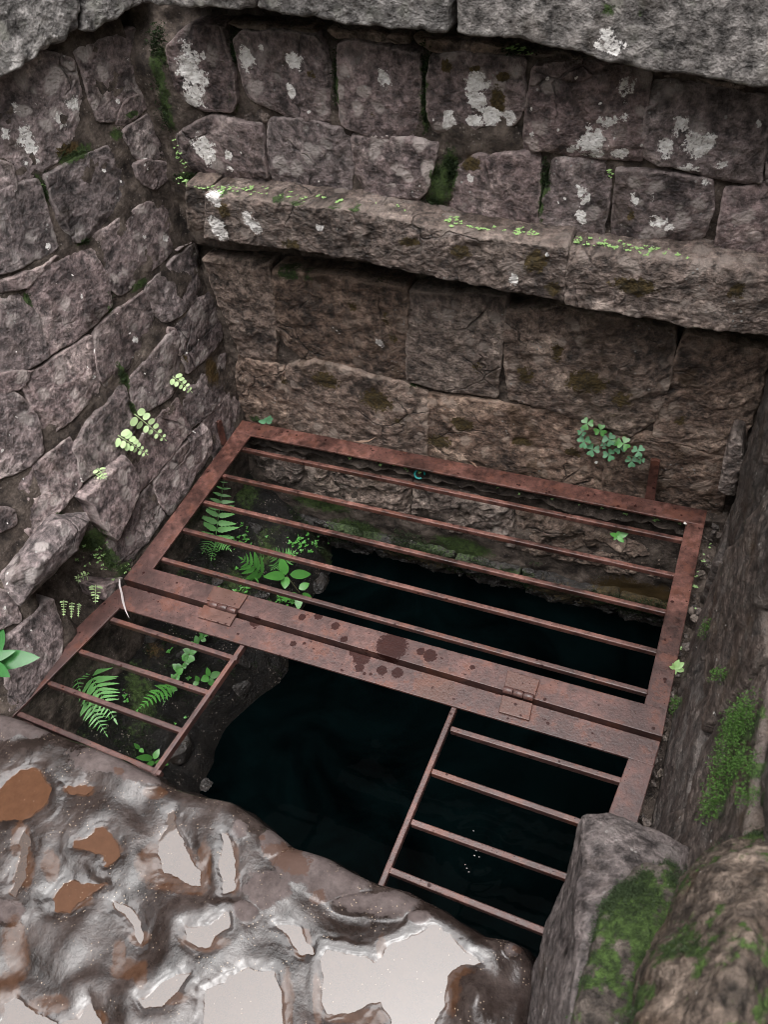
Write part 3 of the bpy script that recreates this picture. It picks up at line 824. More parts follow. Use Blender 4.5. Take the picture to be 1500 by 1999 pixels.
stone([(-1.05, 0.98), (-0.5, 0.985), (0.0, 0.98), (0.02, 1.2), (-0.5, 1.21), (-1.05, 1.2)], lambda u, v, h: right_surf(u, v, h + 0.02), M['coping'], wall_right, FIELD['right'], name='coping_stone', prot=0.01, er=0.014, res=9000, back=0.35, seed=790)

# ------------------------------------------------------------------ pit sides under the grate
pit = tag(empty('pit_wall'), 'mossy stone footing below the far edge of the grate', 'wall')
def pit_surf(u, v, h):     # steps towards the viewer, then undercuts
    Y0 = 0.0 - 0.02 * sstep(-0.12, -0.2, v) + 0.05 * sstep(-0.33, -0.46, v)
    return np.stack([u, Y0 - h, v], -1)
PF = {'lichen': [], 'brownmoss': [(np.array([x, -0.03, z]), 0.12, 0.06) for x, z in [(0.45, -0.4), (0.9, -0.4), (1.1, -0.33)]], 'moss': [(np.array([x, -0.03, z]), 0.08, 0.03) for x, z in [(0.3, -0.33), (0.52, -0.35), (0.75, -0.36), (0.2, -0.25), (1.0, -0.4), (0.62, -0.3)]]}
pit_poly = [
 [(497,880),(545,886),(592,898),(590,940),(545,935),(508,918)],
 [(600,905),(700,922),(800,940),(800,1005),(700,985),(612,962)],
 [(806,943),(900,965),(1000,990),(1010,1062),(900,1035),(808,1008)],
 [(1008,993),(1150,1030),(1290,1078),(1290,1130),(1150,1100),(1018,1065)],
]
for i, p in enumerate(pit_poly):
    stone(px(p, uv_back(-0.012)), plane_back(-0.012), M['brown_stone'] if i else M['ledge'], pit, PF, prot=0.014, rough=1.0, layer=1.0, er=0.016, seed=800 + i)
u = 0.05; k = 0
while u < 1.2:
    w = random.uniform(0.16, 0.3)
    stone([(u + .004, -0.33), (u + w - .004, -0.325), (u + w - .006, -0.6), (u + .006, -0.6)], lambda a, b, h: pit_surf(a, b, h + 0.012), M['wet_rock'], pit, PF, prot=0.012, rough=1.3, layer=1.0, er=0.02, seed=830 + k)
    u += w; k += 1
sheet('footing', pit_surf, -0.1, 1.35, -1.1, -0.03, 0.011, M['mortar'], pit, PF, h0=0.004, amp=0.016, solid=0)
front = tag(empty('pit_wall'), 'shadowed rock face of the pit below the wet slab', 'wall')
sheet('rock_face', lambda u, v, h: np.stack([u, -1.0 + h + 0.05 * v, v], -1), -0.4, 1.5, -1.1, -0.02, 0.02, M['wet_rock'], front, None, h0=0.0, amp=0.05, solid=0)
soil = sheet('soil_strip', lambda u, v, h: np.stack([u, v, h], -1), 0.0, 1.26, -0.03, 0.06, 0.008, M['mortar'], None, PF, h0=-0.055, amp=0.03, solid=0)
kind(soil, 'structure', 'narrow strip of soil under the far edge of the grate')
soilr = sheet('soil_strip', lambda u, v, h: np.stack([u, v, h], -1), 1.165, 1.3, -0.95, 0.02, 0.008, M['mortar'], None, PF, h0=-0.06, amp=0.03, solid=0)
kind(soilr, 'structure', 'soil and grit between the grate and the right wall')

# ------------------------------------------------------------------ rocks from hulls
def rock(name, pts, mat, parent=None, sub=4, amp=0.01, seed=0, round_=0.35, moss=None, fine=0.003):
    bm = bmesh.new()
    for p in pts: bm.verts.new(p)
    r = bmesh.ops.convex_hull(bm, input=bm.verts)
    bmesh.ops.delete(bm, geom=[g for g in r['geom_interior'] if isinstance(g, bmesh.types.BMVert)], context='VERTS')
    bmesh.ops.triangulate(bm, faces=bm.faces)
    for k in range(sub):
        bmesh.ops.subdivide_edges(bm, edges=bm.edges, cuts=1, use_grid_fill=True)
        if k >= 1 and k < 4:
            bmesh.ops.smooth_vert(bm, verts=bm.verts, factor=round_, use_axis_x=True, use_axis_y=True, use_axis_z=True)
    bmesh.ops.triangulate(bm, faces=bm.faces)
    bmesh.ops.recalc_face_normals(bm, faces=bm.faces)
    bm.normal_update(); bm.verts.index_update()
    P = np.array([v.co for v in bm.verts]); Nn = np.array([v.normal for v in bm.verts])
    T = np.array([[v.index for v in f.verts] for f in bm.faces])
    bm.free()
    off = seed * 3.7
    P = P + Nn * (amp * fbm(P, 9, 3, 0.5, off) + amp * 0.5 * fbm(P, 26, 3, 0.5, off + 4) + fine * ridged(P, 40, 3, off) + fine * 0.5 * fbm(P, 120, 2, 0.5, off))[:, None]
    z = np.zeros(len(P))
    at_ = {'lichen': z, 'brownmoss': z, 'moss': z if moss is None else moss(P)}
    o = mesh_np(name, P, None, T, mat, parent, at_)
    return o, P, Nn, at_

def pebble(name, c, r, mat, parent, seed, flat=0.7, sub=2):
    q = np.random.default_rng(seed)
    pts = q.normal(size=(11, 3)); pts /= np.linalg.norm(pts, axis=1)[:, None]
    pts *= np.array([1, 0.8, flat]) * r * q.uniform(0.8, 1.1, (11, 1))
    a = q.uniform(0, 6.28); ca, sa = math.cos(a), math.sin(a)
    pts = pts @ np.array([[ca, -sa, 0], [sa, ca, 0], [0, 0, 1]]).T + np.asarray(c)
    return rock(name, pts.tolist(), mat, parent, sub, r * 0.14, seed, 0.3, None, r * 0.03)

lb = [(2,1120,.02),(60,1052,.04),(100,1004,.02),(168,1000,.03),(178,1014,.05),(152,1073,.075),(62,1150,.095),(38,1184,.07),(10,1148,.06),(150,1040,.085),(75,1105,.11),(118,1018,.07),(30,1115,.085),(90,1010,-.05),(160,1020,-.05),(20,1150,-.05),(60,1140,-.06)]
pts = [tuple(hit(x, y, lambda P: P[:, 0] - left_x(P[:, 1], P[:, 2]) - h_)) for x, y, h_ in lb]
lo_, *_ = rock('stone', pts, M['stone'], wall_left, 5, 0.006, 21, 0.1, None, 0.0022)
lo_['label'] = 'loose block jutting out of its course'

# ------------------------------------------------------------------ earth bank on the left under the grate
def bank_z(X, Y):
    x = X + 0.025 * np.sin(7 * Y + 1) + 0.02 * np.sin(17 * Y)
    z = np.interp(x, [-0.4, -0.16, -0.05, 0.05, 0.12, 0.19, 0.24, 0.32, 0.5], [-0.1, -0.13, -0.17, -0.25, -0.33, -0.45, -0.56, -0.9, -1.2])
    P = np.column_stack([np.ravel(X), np.ravel(Y), np.zeros(np.size(X))])
    return z + (0.05 * fbm(P, 8, 3) + 0.025 * fbm(P, 24, 3, 0.6, 3.0)).reshape(np.shape(z))
def build_bank():
    nx, ny = 90, 130
    X, Y = np.meshgrid(np.linspace(-0.4, 0.42, nx), np.linspace(-1.05, 0.05, ny))
    Z = bank_z(X, Y)
    P = np.column_stack([X.ravel(), Y.ravel(), Z.ravel()])
    ms = np.clip(0.12 + 1.0 * fbm(P, 6, 3, 0.5, 2.0), 0, 0.7)
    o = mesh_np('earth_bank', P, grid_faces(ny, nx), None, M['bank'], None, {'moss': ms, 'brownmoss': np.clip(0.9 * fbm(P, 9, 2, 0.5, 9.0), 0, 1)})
    kind(o, 'structure', 'dark wet bank of soil and rocks under the left of the grate')
    return o
bank = build_bank()
def on_bank(x, y):
    return hit(x, y, lambda P: P[:, 2] - bank_z(P[:, 0], P[:, 1]), 1.2, 4.0, 600)
for i, (x, y, r) in enumerate([(600, 1040, 48), (635, 1070, 34), (455, 950, 42), (470, 1020, 36), (400, 1105, 40), (520, 1005, 30), (545, 960, 36), (620, 1110, 30), (405, 1515, 44), (185, 1245, 36), (350, 1255, 34),
                               (240, 1395, 36), (455, 1330, 26), (330, 1440, 40), (390, 1360, 28), (160, 1300, 30), (110, 1380, 40), (290, 1225, 26), (215, 1310, 26), (450, 1270, 30), (500, 1150, 30), (560, 1215, 46), (600, 1165, 40), (385, 1530, 50)]):
    P = on_bank(x, y); rr = 1.4 * r * depth(P) / FPX
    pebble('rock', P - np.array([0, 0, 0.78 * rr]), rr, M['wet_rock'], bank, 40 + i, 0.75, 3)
for i in range(44):      # grit and small stones beside the frame
    Y = random.uniform(-0.72, -0.01); X = 1.206 + 0.05 * (Y + 0.35) * 0.9 + random.uniform(-0.004, 0.014)
    r = random.uniform(0.005, 0.014)
    pebble('pebble', (X, Y, -0.028 + random.uniform(-0.006, 0.012)), r, M['side_stone'] if i % 3 else M['mossy_rock'], soilr, 300 + i, 0.7, 2)
for i in range(14):
    pebble('pebble', (random.uniform(0.05, 1.2), random.uniform(-0.012, 0.03), -0.03 + random.uniform(-0.004, 0.008)), random.uniform(0.005, 0.011), M['brown_stone'], soil, 360 + i, 0.7, 2)

# ------------------------------------------------------------------ the iron grate
def plate_bm(bm, pts, z1, z0, bev=0.0012):
    """extruded flat polygon with chamfered edges"""
    vs = [bm.verts.new((p[0], p[1], z0)) for p in pts] + [bm.verts.new((p[0], p[1], z1)) for p in pts]
    n = len(pts)
    fs = [bm.faces.new(vs[:n][::-1]), bm.faces.new(vs[n:])]
    for i in range(n):
        fs.append(bm.faces.new((vs[i], vs[(i + 1) % n], vs[n + (i + 1) % n], vs[n + i])))
    bmesh.ops.recalc_face_normals(bm, faces=fs)
    ed = list({e for f in fs for e in f.edges})
    if bev: bmesh.ops.bevel(bm, geom=ed, offset=bev, segments=2, affect='EDGES', profile=0.5)

def bar_bm(bm, a, b, w, h, ztop, bev=0.0018, sag=0.0):
    a = np.array(a[:2]); b = np.array(b[:2]); d = b - a; d /= np.linalg.norm(d); s = np.array([-d[1], d[0]]) * w / 2
    plate_bm(bm, [a + s, a - s, b - s, b + s], ztop, ztop - h, bev)

def bm_obj(name, bm, mat, parent):
    me = bpy.data.meshes.new(name); bm.to_mesh(me); bm.free()
    me.materials.append(mat)
    o = bpy.data.objects.new(name, me); COL.objects.link(o); o.parent = parent
    return o

grate = tag(empty('iron_grate'), 'rusty red iron grate with a hinged panel over the dark well', 'grate')
g = lambda x, y: at(x, y, 0.0)
# hinged panel
oBL, oBR, oFR, oFL = g(473, 820), g(1382, 997), g(1294, 1438), g(241, 1130)
iBL, iBR, iFR, iFL = g(489, 850), g(1341, 1019), g(1259, 1374), g(298, 1110)
bm = bmesh.new()
def cross2(a, b, c, d):
    a, b, c, d = [np.array(v[:2]) for v in (a, b, c, d)]
    m = np.array([b - a, c - d]).T
    t = np.linalg.solve(m, c - a)
    return a + (b - a) * t[0]
xBL, xBR = cross2(iBL, iBR, oBL, oFL), cross2(iBL, iBR, oBR, oFR)
xFL, xFR = cross2(iFL, iFR, oBL, oFL), cross2(iFL, iFR, oBR, oFR)
e_ = np.array([0, 0.01])
plate_bm(bm, [xFL - e_, iFL[:2] - e_, iBL[:2] + e_, xBL + e_], -0.0008, -0.0066)
plate_bm(bm, [oBL, xBL, xBR, oBR], 0.0004, -0.0058)
plate_bm(bm, [xBR + e_, iBR[:2] + e_, iFR[:2] - e_, xFR - e_], -0.0008, -0.0066)
plate_bm(bm, [oFR, xFR, xFL, oFL], 0.0004, -0.0058)
def leg(p, q, inn, dz=0.035):       # the hanging leg of the angle iron
    p = np.array(p); q = np.array(q); n = np.array(inn); n = n / np.linalg.norm(n) * 0.005
    plate_bm(bm, [p[:2], q[:2], q[:2] + n, p[:2] + n], -0.004, -dz, 0.0008)
leg(oBL, oBR, (0, -1)); leg(oBR, oFR, (-1, 0)); leg(oFL, oFR, (0, 1)); leg(oBL, oFL, (1, 0))
panel = bm_obj('hinged_panel', bm, M['iron'], grate)
for (xa, ya, xb, yb) in [(462, 868, 1338, 1049), (427, 921, 1321, 1118), (388, 972, 1304, 1190), (349, 1026, 1285, 1267), (309, 1084, 1268, 1347)]:
    bm = bmesh.new()
    bar_bm(bm, at(xa, ya + 4, -0.006), at(xb, yb + 4, -0.006), 0.0105, 0.013, -0.006)
    bm_obj('bar', bm, M['iron'], panel)
# fixed frame in front of it
t0, t1 = g(243, 1141), g(1291, 1447)
b0, b1 = g(232, 1186), g(1232, 1480)
lo0, lo1 = g(226, 1150), g(-75, 1436)
li0, li1 = g(232, 1186), g(-40, 1462)
ro0, ro1 = g(1291, 1447), g(1212, 1720)
ri0, ri1 = g(1229, 1478), g(1140, 1720)
bm = bmesh.new()
plate_bm(bm, [t0, lo0, b0, g(1229, 1479), g(1277, 1494), t1], -0.0012, -0.0072)
plate_bm(bm, [lo0, lo1, li1, li0], -0.002, -0.008)
plate_bm(bm, [g(1232, 1468), ri1, ro1, g(1288, 1460)], -0.0026, -0.0086)
leg(t0, t1, (0, -1)); leg(lo0, lo1, (1, 0)); leg(ro0, ro1, (-1, 0))
lowf = bm_obj('fixed_frame', bm, M['iron'], grate)
for (xa, ya, xb, yb, w) in [(486, 1240, 288, 1522, 0.0105), (212, 1205, 462, 1284, 0.0105), (152, 1268, 412, 1352, 0.0105), (92, 1330, 358, 1426, 0.0105), (20, 1385, 312, 1508, 0.011),
                            (893, 1366, 738, 1740, 0.0105), (880, 1420, 1222, 1524, 0.0105), (843, 1503, 1180, 1618, 0.0105), (803, 1602, 1160, 1728, 0.0105), (757, 1695, 1130, 1842, 0.0105)]:
    bm = bmesh.new()
    bar_bm(bm, at(xa, ya, -0.006), at(xb, yb, -0.006), w, 0.016, -0.007 if xa in (486, 893) else -0.0085)
    bm_obj('bar', bm, M['iron'], lowf)
# hinges: two leaves and a knuckle each
for (u1, u2, l1, l2, k1, k2) in [([(418, 1143), (484, 1161), (466, 1188), (402, 1170)], None, [(398, 1180), (462, 1198), (448, 1222), (386, 1204)], None, (408, 1178), (462, 1194)),
                                 ([(992, 1308), (1055, 1327), (1044, 1364), (984, 1346)], None, [(982, 1356), (1041, 1373), (1034, 1406), (974, 1389)], None, (983, 1345), (1043, 1363))]:
    h = empty('hinge'); h.parent = grate
    bm = bmesh.new(); plate_bm(bm, [at(x, y, 0.005) for x, y in u1], 0.0052, 0.0, 0.0012); bm_obj('hinge_leaf', bm, M['hinge_iron'], h)
    bm = bmesh.new(); plate_bm(bm, [at(x, y, 0.004) for x, y in l1], 0.0042, -0.0012, 0.0012); bm_obj('hinge_leaf', bm, M['hinge_iron'], h)
    a, b = at(*k1, 0.006), at(*k2, 0.006)
    d = Vector(b - a); L = d.length
    for i in range(3):
        bm = bmesh.new()
        bmesh.ops.create_cone(bm, cap_ends=True, segments=18, radius1=0.0072, radius2=0.0072, depth=L / 3 - 0.0008)
        bmesh.ops.bevel(bm, geom=[e for e in bm.edges if e.is_boundary is False and len(e.link_faces) == 2 and e.calc_face_angle(0) > 0.8], offset=0.0008, segments=1, affect='EDGES')
        bmesh.ops.transform(bm, matrix=Matrix.Translation(Vector(a) + d * ((i + 0.5) / 3)) @ d.to_track_quat('Z', 'Y').to_matrix().to_4x4(), verts=bm.verts)
        for f in bm.faces: f.smooth = len(f.verts) == 4
        bm_obj('knuckle', bm, M['iron'], h)
# iron lugs built into the walls
def lug(x0, y0, x1, y1, plane, w, label, tip):
    if plane == 'back':
        a, b = atY(x0, y0, 0.004), atY(x1, y1, 0.012)
        nrm = np.array([0, -1.0, 0])
    else:
        a, b = at(x0, y0, -0.01), at(x1, y1, 0.06)
        nrm = np.array([1.0, -0.2, 0])
    d = b - a; L = np.linalg.norm(d); d /= L
    s = np.cross(d, nrm); s /= np.linalg.norm(s); n = np.cross(s, d)
    bm = bmesh.new()
    plate_bm(bm, [(0, -w / 2), (L, -w / 2 * tip), (L + w * .15, 0), (L, w / 2 * tip), (0, w / 2)], 0.004, -0.004, 0.0012)
    Mx = Matrix(((d[0], s[0], n[0], a[0]), (d[1], s[1], n[1], a[1]), (d[2], s[2], n[2], a[2]), (0, 0, 0, 1)))
    bmesh.ops.transform(bm, matrix=Mx, verts=bm.verts)
    o = bm_obj('iron_lug', bm, M['iron'], None)
    tag(o, label, 'iron lug', 'lugs holding the grate')
lug(1268, 985, 1281, 898, 'back', 0.022, 'rusty iron lug standing against the far wall near the grate corner', 0.9)
lug(437, 866, 427, 822, 'left', 0.018, 'short rusty iron lug beside the left wall at the grate corner', 0.8)

# ------------------------------------------------------------------ wet rock slab with hollows and puddles
SLZ = 0.07
edge_px = [(-260,1300),(-120,1345),(-30,1382),(30,1398),(95,1424),(160,1447),(225,1476),(300,1512),(345,1534),(400,1552),(450,1562),(500,1592),(545,1628),(575,1650),(640,1672),(690,1700),(740,1722),(790,1733),(850,1762),(905,1800),(945,1822),(990,1826),(1022,1842),(1040,1872),(1042,1920),(1034,1980),(1020,2050),(990,2150)]
PUD = {   # name: (polygon in the photograph, kind, label)
 'a': ([(325,1589),(338,1583),(342,1619),(362,1656),(377,1690),(392,1697),(392,1727),(370,1731),(343,1712),(314,1703),(306,1664),(312,1634),(328,1611)], 'puddle', 'tall narrow-necked pale puddle in the middle of the wet slab'),
 'b': ([(433,1630),(444,1634),(455,1671),(463,1708),(455,1738),(440,1738),(435,1697)], 'puddle', 'thin upright sliver of puddle nearest the dark opening'),
 'c': ([(-30,1580),(15,1530),(41,1500),(71,1500),(97,1540),(93,1567),(63,1593),(22,1600),(-30,1605)], 'muddy', 'broad flat brown muddy puddle at the slab\'s far left'),
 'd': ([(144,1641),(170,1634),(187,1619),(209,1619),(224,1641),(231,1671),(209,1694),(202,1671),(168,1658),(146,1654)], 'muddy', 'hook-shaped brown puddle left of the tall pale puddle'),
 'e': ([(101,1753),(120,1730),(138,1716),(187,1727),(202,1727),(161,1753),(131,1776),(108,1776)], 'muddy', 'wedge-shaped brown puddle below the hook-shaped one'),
 'f': ([(364,1812),(407,1808),(442,1785),(444,1806),(414,1848),(388,1852),(366,1832)], 'puddle', 'small cup-shaped pale puddle below the tall one'),
 'g': ([(448,1910),(478,1891),(510,1896),(534,1899),(545,1932),(552,2010),(550,2060),(392,2060),(396,1980),(402,1935),(440,1918)], 'puddle', 'wide pale puddle at the bottom middle edge of the picture'),
 'h': ([(625,1880),(640,1852),(680,1862),(712,1870),(730,1878),(758,1853),(801,1829),(843,1808),(874,1824),(901,1851),(940,1882),(898,1885),(874,1905),(867,1951),(851,2005),(840,2040),(780,2040),(765,1995),(743,1955),(720,1962),(689,1974),(639,1982),(627,1928)], 'puddle', 'largest white ragged puddle near the slab\'s right end'),
 'i': ([(544,1804),(580,1812),(596,1827),(611,1866),(604,1866),(569,1843)], 'puddle', 'small pointed puddle just above and left of the largest puddle'),
 'k': ([(276,1955),(328,1917),(373,1906),(347,1936),(317,1962),(284,1966)], 'puddle', 'slanting leaf-shaped puddle left of the wide bottom puddle'),
 'l': ([(5,1962),(30,1951),(75,1980),(112,1998),(150,1985),(175,1960),(194,1992),(194,2060),(-5,2060)], 'puddle', 'curved puddle in the bottom left corner of the slab'),
 'm': ([(49,1623),(58,1640),(47,1700),(50,1716),(34,1750),(24,1742),(36,1680)], 'puddle', 'long thin puddle along the slab\'s left edge'),
 'n': ([(220,1753),(254,1776),(276,1820),(269,1843),(256,1806),(224,1768)], 'puddle', 'curved thin puddle between the wedge and cup shaped puddles'),
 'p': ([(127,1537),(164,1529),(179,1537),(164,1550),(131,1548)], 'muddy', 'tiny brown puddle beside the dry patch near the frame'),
}
def spline(pts, n):
    pts = np.asarray(pts, float)
    s = np.concatenate([[0], np.cumsum(np.linalg.norm(np.diff(pts, axis=0), axis=1))])
    u = np.linspace(0, s[-1], n)
    out = np.stack([np.interp(u, s, pts[:, k]) for k in range(2)], 1)
    for _ in range(3):
        out[1:-1] = 0.25 * out[:-2] + 0.5 * out[1:-1] + 0.25 * out[2:]
    return out

def slab_base(P):
    """broad shape of the rock: worn swells and hollows, a finely pitted skin"""
    q = P.copy(); q[:, 2] = 0
    w = q + 0.018 * np.column_stack([fbm(q, 8, 2, 0.5, 1.0), fbm(q, 8, 2, 0.5, 8.0), np.zeros(len(q))])
    h = 0.012 * fbm(q, 4.5, 2, 0.5, 3.0) + 0.017 * fbm(w, 8, 1, 0.4, 6.0) + 0.0042 * fbm(w, 19, 1, 0.4, 16.0)
    h += 0.0006 * fbm(w, 55, 2, 0.5, 2.0) + 0.00018 * fbm(w, 120, 1, 0.6, 4.0)
    return h

def build_slab():
    ns, nt = 620, 380
    E = spline(edge_px, ns)
    E3 = np.array([at(x, y, SLZ) for x, y in E])
    far = spline([(-420, 2150), (200, 2330), (560, 2330), (760, 2260)], ns)
    F3 = np.array([at(x, y, SLZ) for x, y in far])
    t = np.linspace(0, 1, nt) ** 1.15
    XY = E3[None] * (1 - t[:, None, None]) + F3[None] * t[:, None, None]
    P = XY.reshape(-1, 3).copy()
    d_edge = np.linalg.norm(XY - E3[None], axis=2).ravel()
    pxy = project(P)
    P0 = P.copy(); P0[:, 2] = 0
    dryspots = [(200,1478,60,32),(262,1500,48,26),(290,1520,20,14),(10,1410,60,30),(60,1420,30,18),(530,1640,26,30),(600,1690,60,40),(660,1720,60,34),(520,1740,44,36),(760,1765,50,26),(700,1760,50,20),(480,1780,24,20),(20,1780,30,24),(470,1620,16,16),(820,1790,26,14),(1000,1850,16,16)]
    stainspots = [(560,1672,34,28),(585,1690,24,22),(535,1665,22,16),(620,1750,17,13),(235,1508,10,8),(512,1636,8,6),(1010,1850,10,8), (300,1690,6,6)]
    mud_dark_reflect_spots = [(40,1640,18,40),(50,1700,18,40),(30,1850,26,60),(10,1940,24,50),(215,1660,26,20),(330,1690,50,50),(290,1690,24,40),(380,1725,26,24),(400,1680,14,40),(455,1700,14,50),(150,1750,26,22),(400,1840,46,18),(590,1840,16,30),(560,1960,14,60),(620,1950,10,50),(700,1985,60,18),(880,1930,20,50),(745,1850,10,26),(100,1690,16,30),(270,1830,20,14),(245,1890,28,24),(180,1985,30,16),(95,1960,40,20),(830,1830,14,14),(160,1545,24,10),(300,1545,24,12),(230,1860,14,30),(340,1950,30,14),(275,1900,14,30),(880,1895,40,12)]  # mud beds, and rims where a dark reflection is painted brown
    def f2(spots):
        v = np.zeros(len(P))
        for x, y, rx, ry in spots:
            d = np.sqrt(((pxy[:, 0] - x) / rx) ** 2 + ((pxy[:, 1] - y) / ry) ** 2)
            v = np.maximum(v, np.clip(1 - 0.5 * d, 0, 1))
        return v
    dry = f2(dryspots); stain = f2(stainspots); mud_dark_reflect = f2(mud_dark_reflect_spots)
    h = slab_base(P)
    flat = sstep(0.3, 0.8, dry)
    h = h * (1 - 0.72 * flat) + 0.006 * flat
    # the smooth knob beside the biggest puddle
    knob = np.exp(-(((pxy[:, 0] - 925) / 42) ** 2 + ((pxy[:, 1] - 1950) / 55) ** 2))
    h += 0.02 * knob
    k = 1.05 / FPX * 1.35
    levels = {}; prot_ = np.zeros(len(P)); film = np.zeros(len(P))
    wob = np.column_stack([fbm(P0, 26, 3, 0.5, 1.0), fbm(P0, 26, 3, 0.5, 7.0)]) * 13.0
    for key, (poly, knd, lab) in PUD.items():
        poly = np.array(poly, float)
        x0, y0 = poly.min(0) - 110; x1, y1 = poly.max(0) + 110
        sel = np.where((pxy[:, 0] > x0) & (pxy[:, 0] < x1) & (pxy[:, 1] > y0) & (pxy[:, 1] < y1))[0]
        sd = poly_sd(pxy[sel] + wob[sel], poly)
        ins = sd > -20
        lev = float(np.mean(h[sel][sd > 0])) - 0.001
        levels[key] = lev
        m = sd * k                              # metres
        nz = 0.0014 * fbm(P0[sel], 40, 3, 0.5, 3.0)
        inner = lev - 0.0004 - 0.008 * (1 - np.exp(-np.maximum(m, 0) / 0.02)) + nz * np.exp(-np.maximum(m, 0) / 0.006)
        hh = h[sel]
        free = 1 - prot_[sel]
        w = sstep(-72, -2, sd) * np.where(sd > 0, 1, free)
        bank_ = lev + 0.13 * np.maximum(-m, 0) + nz
        new = np.where(sd > 0, inner, hh * (1 - w) + bank_ * w)
        fl_ = sstep(-30, -22, sd) * sstep(-6, -10, sd) * free
        new = np.maximum(new, fl_ * (lev + 0.0012) + (1 - fl_) * new)
        film[sel] = np.maximum(film[sel], sstep(-34, -4, sd))
        prot_[sel] = np.maximum(prot_[sel], sstep(-40, -12, sd))
        h[sel] = new
        mud_dark_reflect[sel] = np.maximum(mud_dark_reflect[sel], 0.8 * sstep(-16, 6, sd) * (1 if knd == 'muddy' else 0.85))
    z = SLZ + h
    # rounded lip, then the side falling away
    lip = 0.03
    q = 1 - np.clip(d_edge / lip, 0, 1)
    z -= 0.022 * (1 - np.sqrt(1 - q * q * 0.98))
    P[:, 2] = z
    G = P.reshape(nt, ns, 3)
    # side rows hang below the edge
    rows = []
    for kk, (dz, inn) in enumerate([(0.34, -0.02), (0.2, 0.0), (0.1, 0.012), (0.05, 0.01), (0.02, 0.005)]):
        out = E3 - F3; out /= np.linalg.norm(out, axis=1)[:, None]
        r = E3 + out * inn
        r[:, 2] = G[0, :, 2] - dz
        nz = fbm(r, 12, 3) * 0.012
        r[:, :2] += out[:, :2] * nz[:, None]
        rows.append(r)
    G = np.concatenate([np.array(rows), G], 0)
    nrow = G.shape[0]
    pad = lambda a, v=0.0: np.concatenate([np.full(5 * ns, v), a])
    o = mesh_np('rock_slab', G.reshape(-1, 3), grid_faces(nrow, ns)[:, ::-1], None, M['slab'], None, {'dry': pad(dry), 'mud': pad(mud_dark_reflect), 'stain': pad(stain), 'film': pad(film)})
    n0 = o.data.polygons[len(o.data.polygons) // 2].normal
    if n0.z < 0: o.data.flip_normals()
    tag(o, 'wet brown foot-worn rock slab with puddled hollows in front of the grate', 'rock')
    for key, (poly, knd, lab) in PUD.items():
        poly = np.array(poly, float); c = poly.mean(0)
        pts = []
        n = len(poly)
        for i in range(n):
            a, b = poly[i], poly[(i + 1) % n]
            e = b - a; nn = np.array([e[1], -e[0]]); nn /= np.linalg.norm(nn) + 1e-9
            pts.append((a, nn))
        area = 0.5 * np.sum(poly[:, 0] * np.roll(poly[:, 1], -1) - np.roll(poly[:, 0], -1) * poly[:, 1])
        sg = 1 if area > 0 else -1
        ring = []
        for i in range(n):
            nv = (pts[i][1] + pts[i - 1][1]) * sg
            nv /= np.linalg.norm(nv) + 1e-9
            ring.append(at(*(poly[i] + nv * 11), SLZ + levels[key]))
        bm = bmesh.new()
        vs_ = [bm.verts.new(p) for p in ring]
        try:
            f = bm.faces.new(vs_)
        except ValueError:
            continue
        bmesh.ops.triangulate(bm, faces=[f])
        bmesh.ops.recalc_face_normals(bm, faces=bm.faces)
        if sum(f.normal.z for f in bm.faces) < 0: bmesh.ops.reverse_faces(bm, faces=bm.faces)
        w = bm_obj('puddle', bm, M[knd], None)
        tag(w, lab, 'puddle', 'puddles on the wet slab')
build_slab()

# ------------------------------------------------------------------ boulders in the near right corner
gp = [(1142,1592,.27),(1195,1588,.28),(1265,1622,.275),(1345,1650,.27),(1372,1668,.25),(1300,1672,.3),(1225,1700,.34),(1150,1800,.36),(1125,1900,.37),(1112,2010,.37),(1140,1640,.29),(1105,1745,.2),(1070,1830,.12),(1030,1930,.02),(1015,2030,0.0),
      (1200,2080,.36),(1330,1800,.25),(1330,2000,.2)]
pts = [at(x, y, z) for x, y, z in gp]
pts += [(1.12, -0.84, -0.05), (1.3, -0.86, -0.05), (1.12, -1.2, -0.05), (1.3, -1.2, -0.05)]
o, *_ = rock('boulder', [tuple(p) for p in pts], M['grey_rock'], None, 5, 0.009, 3, 0.1, None, 0.002)
tag(o, 'pale grey pointed rock wedged beside the slab, in front of the mossy boulders', 'boulder')
MB = []
def mossmask(seed, thr):
    return lambda P: np.clip(0.52 + 1.2 * (fbm(P, 9, 3, 0.6, seed) - thr) + 0.7 * fbm(P, 42, 3, 0.6, seed + 2), 0, 1)
gp = [(1290,1728,.36),(1240,1690,.35),(1330,1690,.36),(1215,1745,.4),(1165,1810,.42),(1140,1900,.43),(1128,2010,.44),(1300,1700,.4),(1345,1760,.42),(1360,1900,.44),(1330,2060,.46),(1150,2100,.46)]
pts = [tuple(at(x, y, z)) for x, y, z in gp] + [(1.18, -0.92, 0.15), (1.32, -0.95, 0.15), (1.18, -1.25, 0.15), (1.32, -1.25, 0.15)]
o, P_, N_, A_ = rock('boulder', pts, M['mossy_rock'], None, 5, 0.013, 5, 0.25, mossmask(3.0, 0.0), 0.0025)
tag(o, 'brown boulder thick with moss behind the pale pointed rock', 'boulder', 'mossy boulders by the right wall')
MB.append((P_, N_, A_['moss']))
gp = [(1500,1606,.46),(1560,1590,.44),(1440,1632,.46),(1385,1665,.46),(1345,1712,.47),(1318,1790,.5),(1290,1870,.53),(1240,1950,.55),(1215,2040,.56),(1400,1700,.53),(1500,1700,.56),(1620,1700,.5),(1620,2050,.55),(1400,2100,.62),(1250,2150,.6),(1450,1880,.62)]
pts = [tuple(at(x, y, z)) for x, y, z in gp] + [(1.24, -0.86, 0.1), (1.45, -0.8, 0.1), (1.24, -1.3, 0.1), (1.5, -1.3, 0.1)]
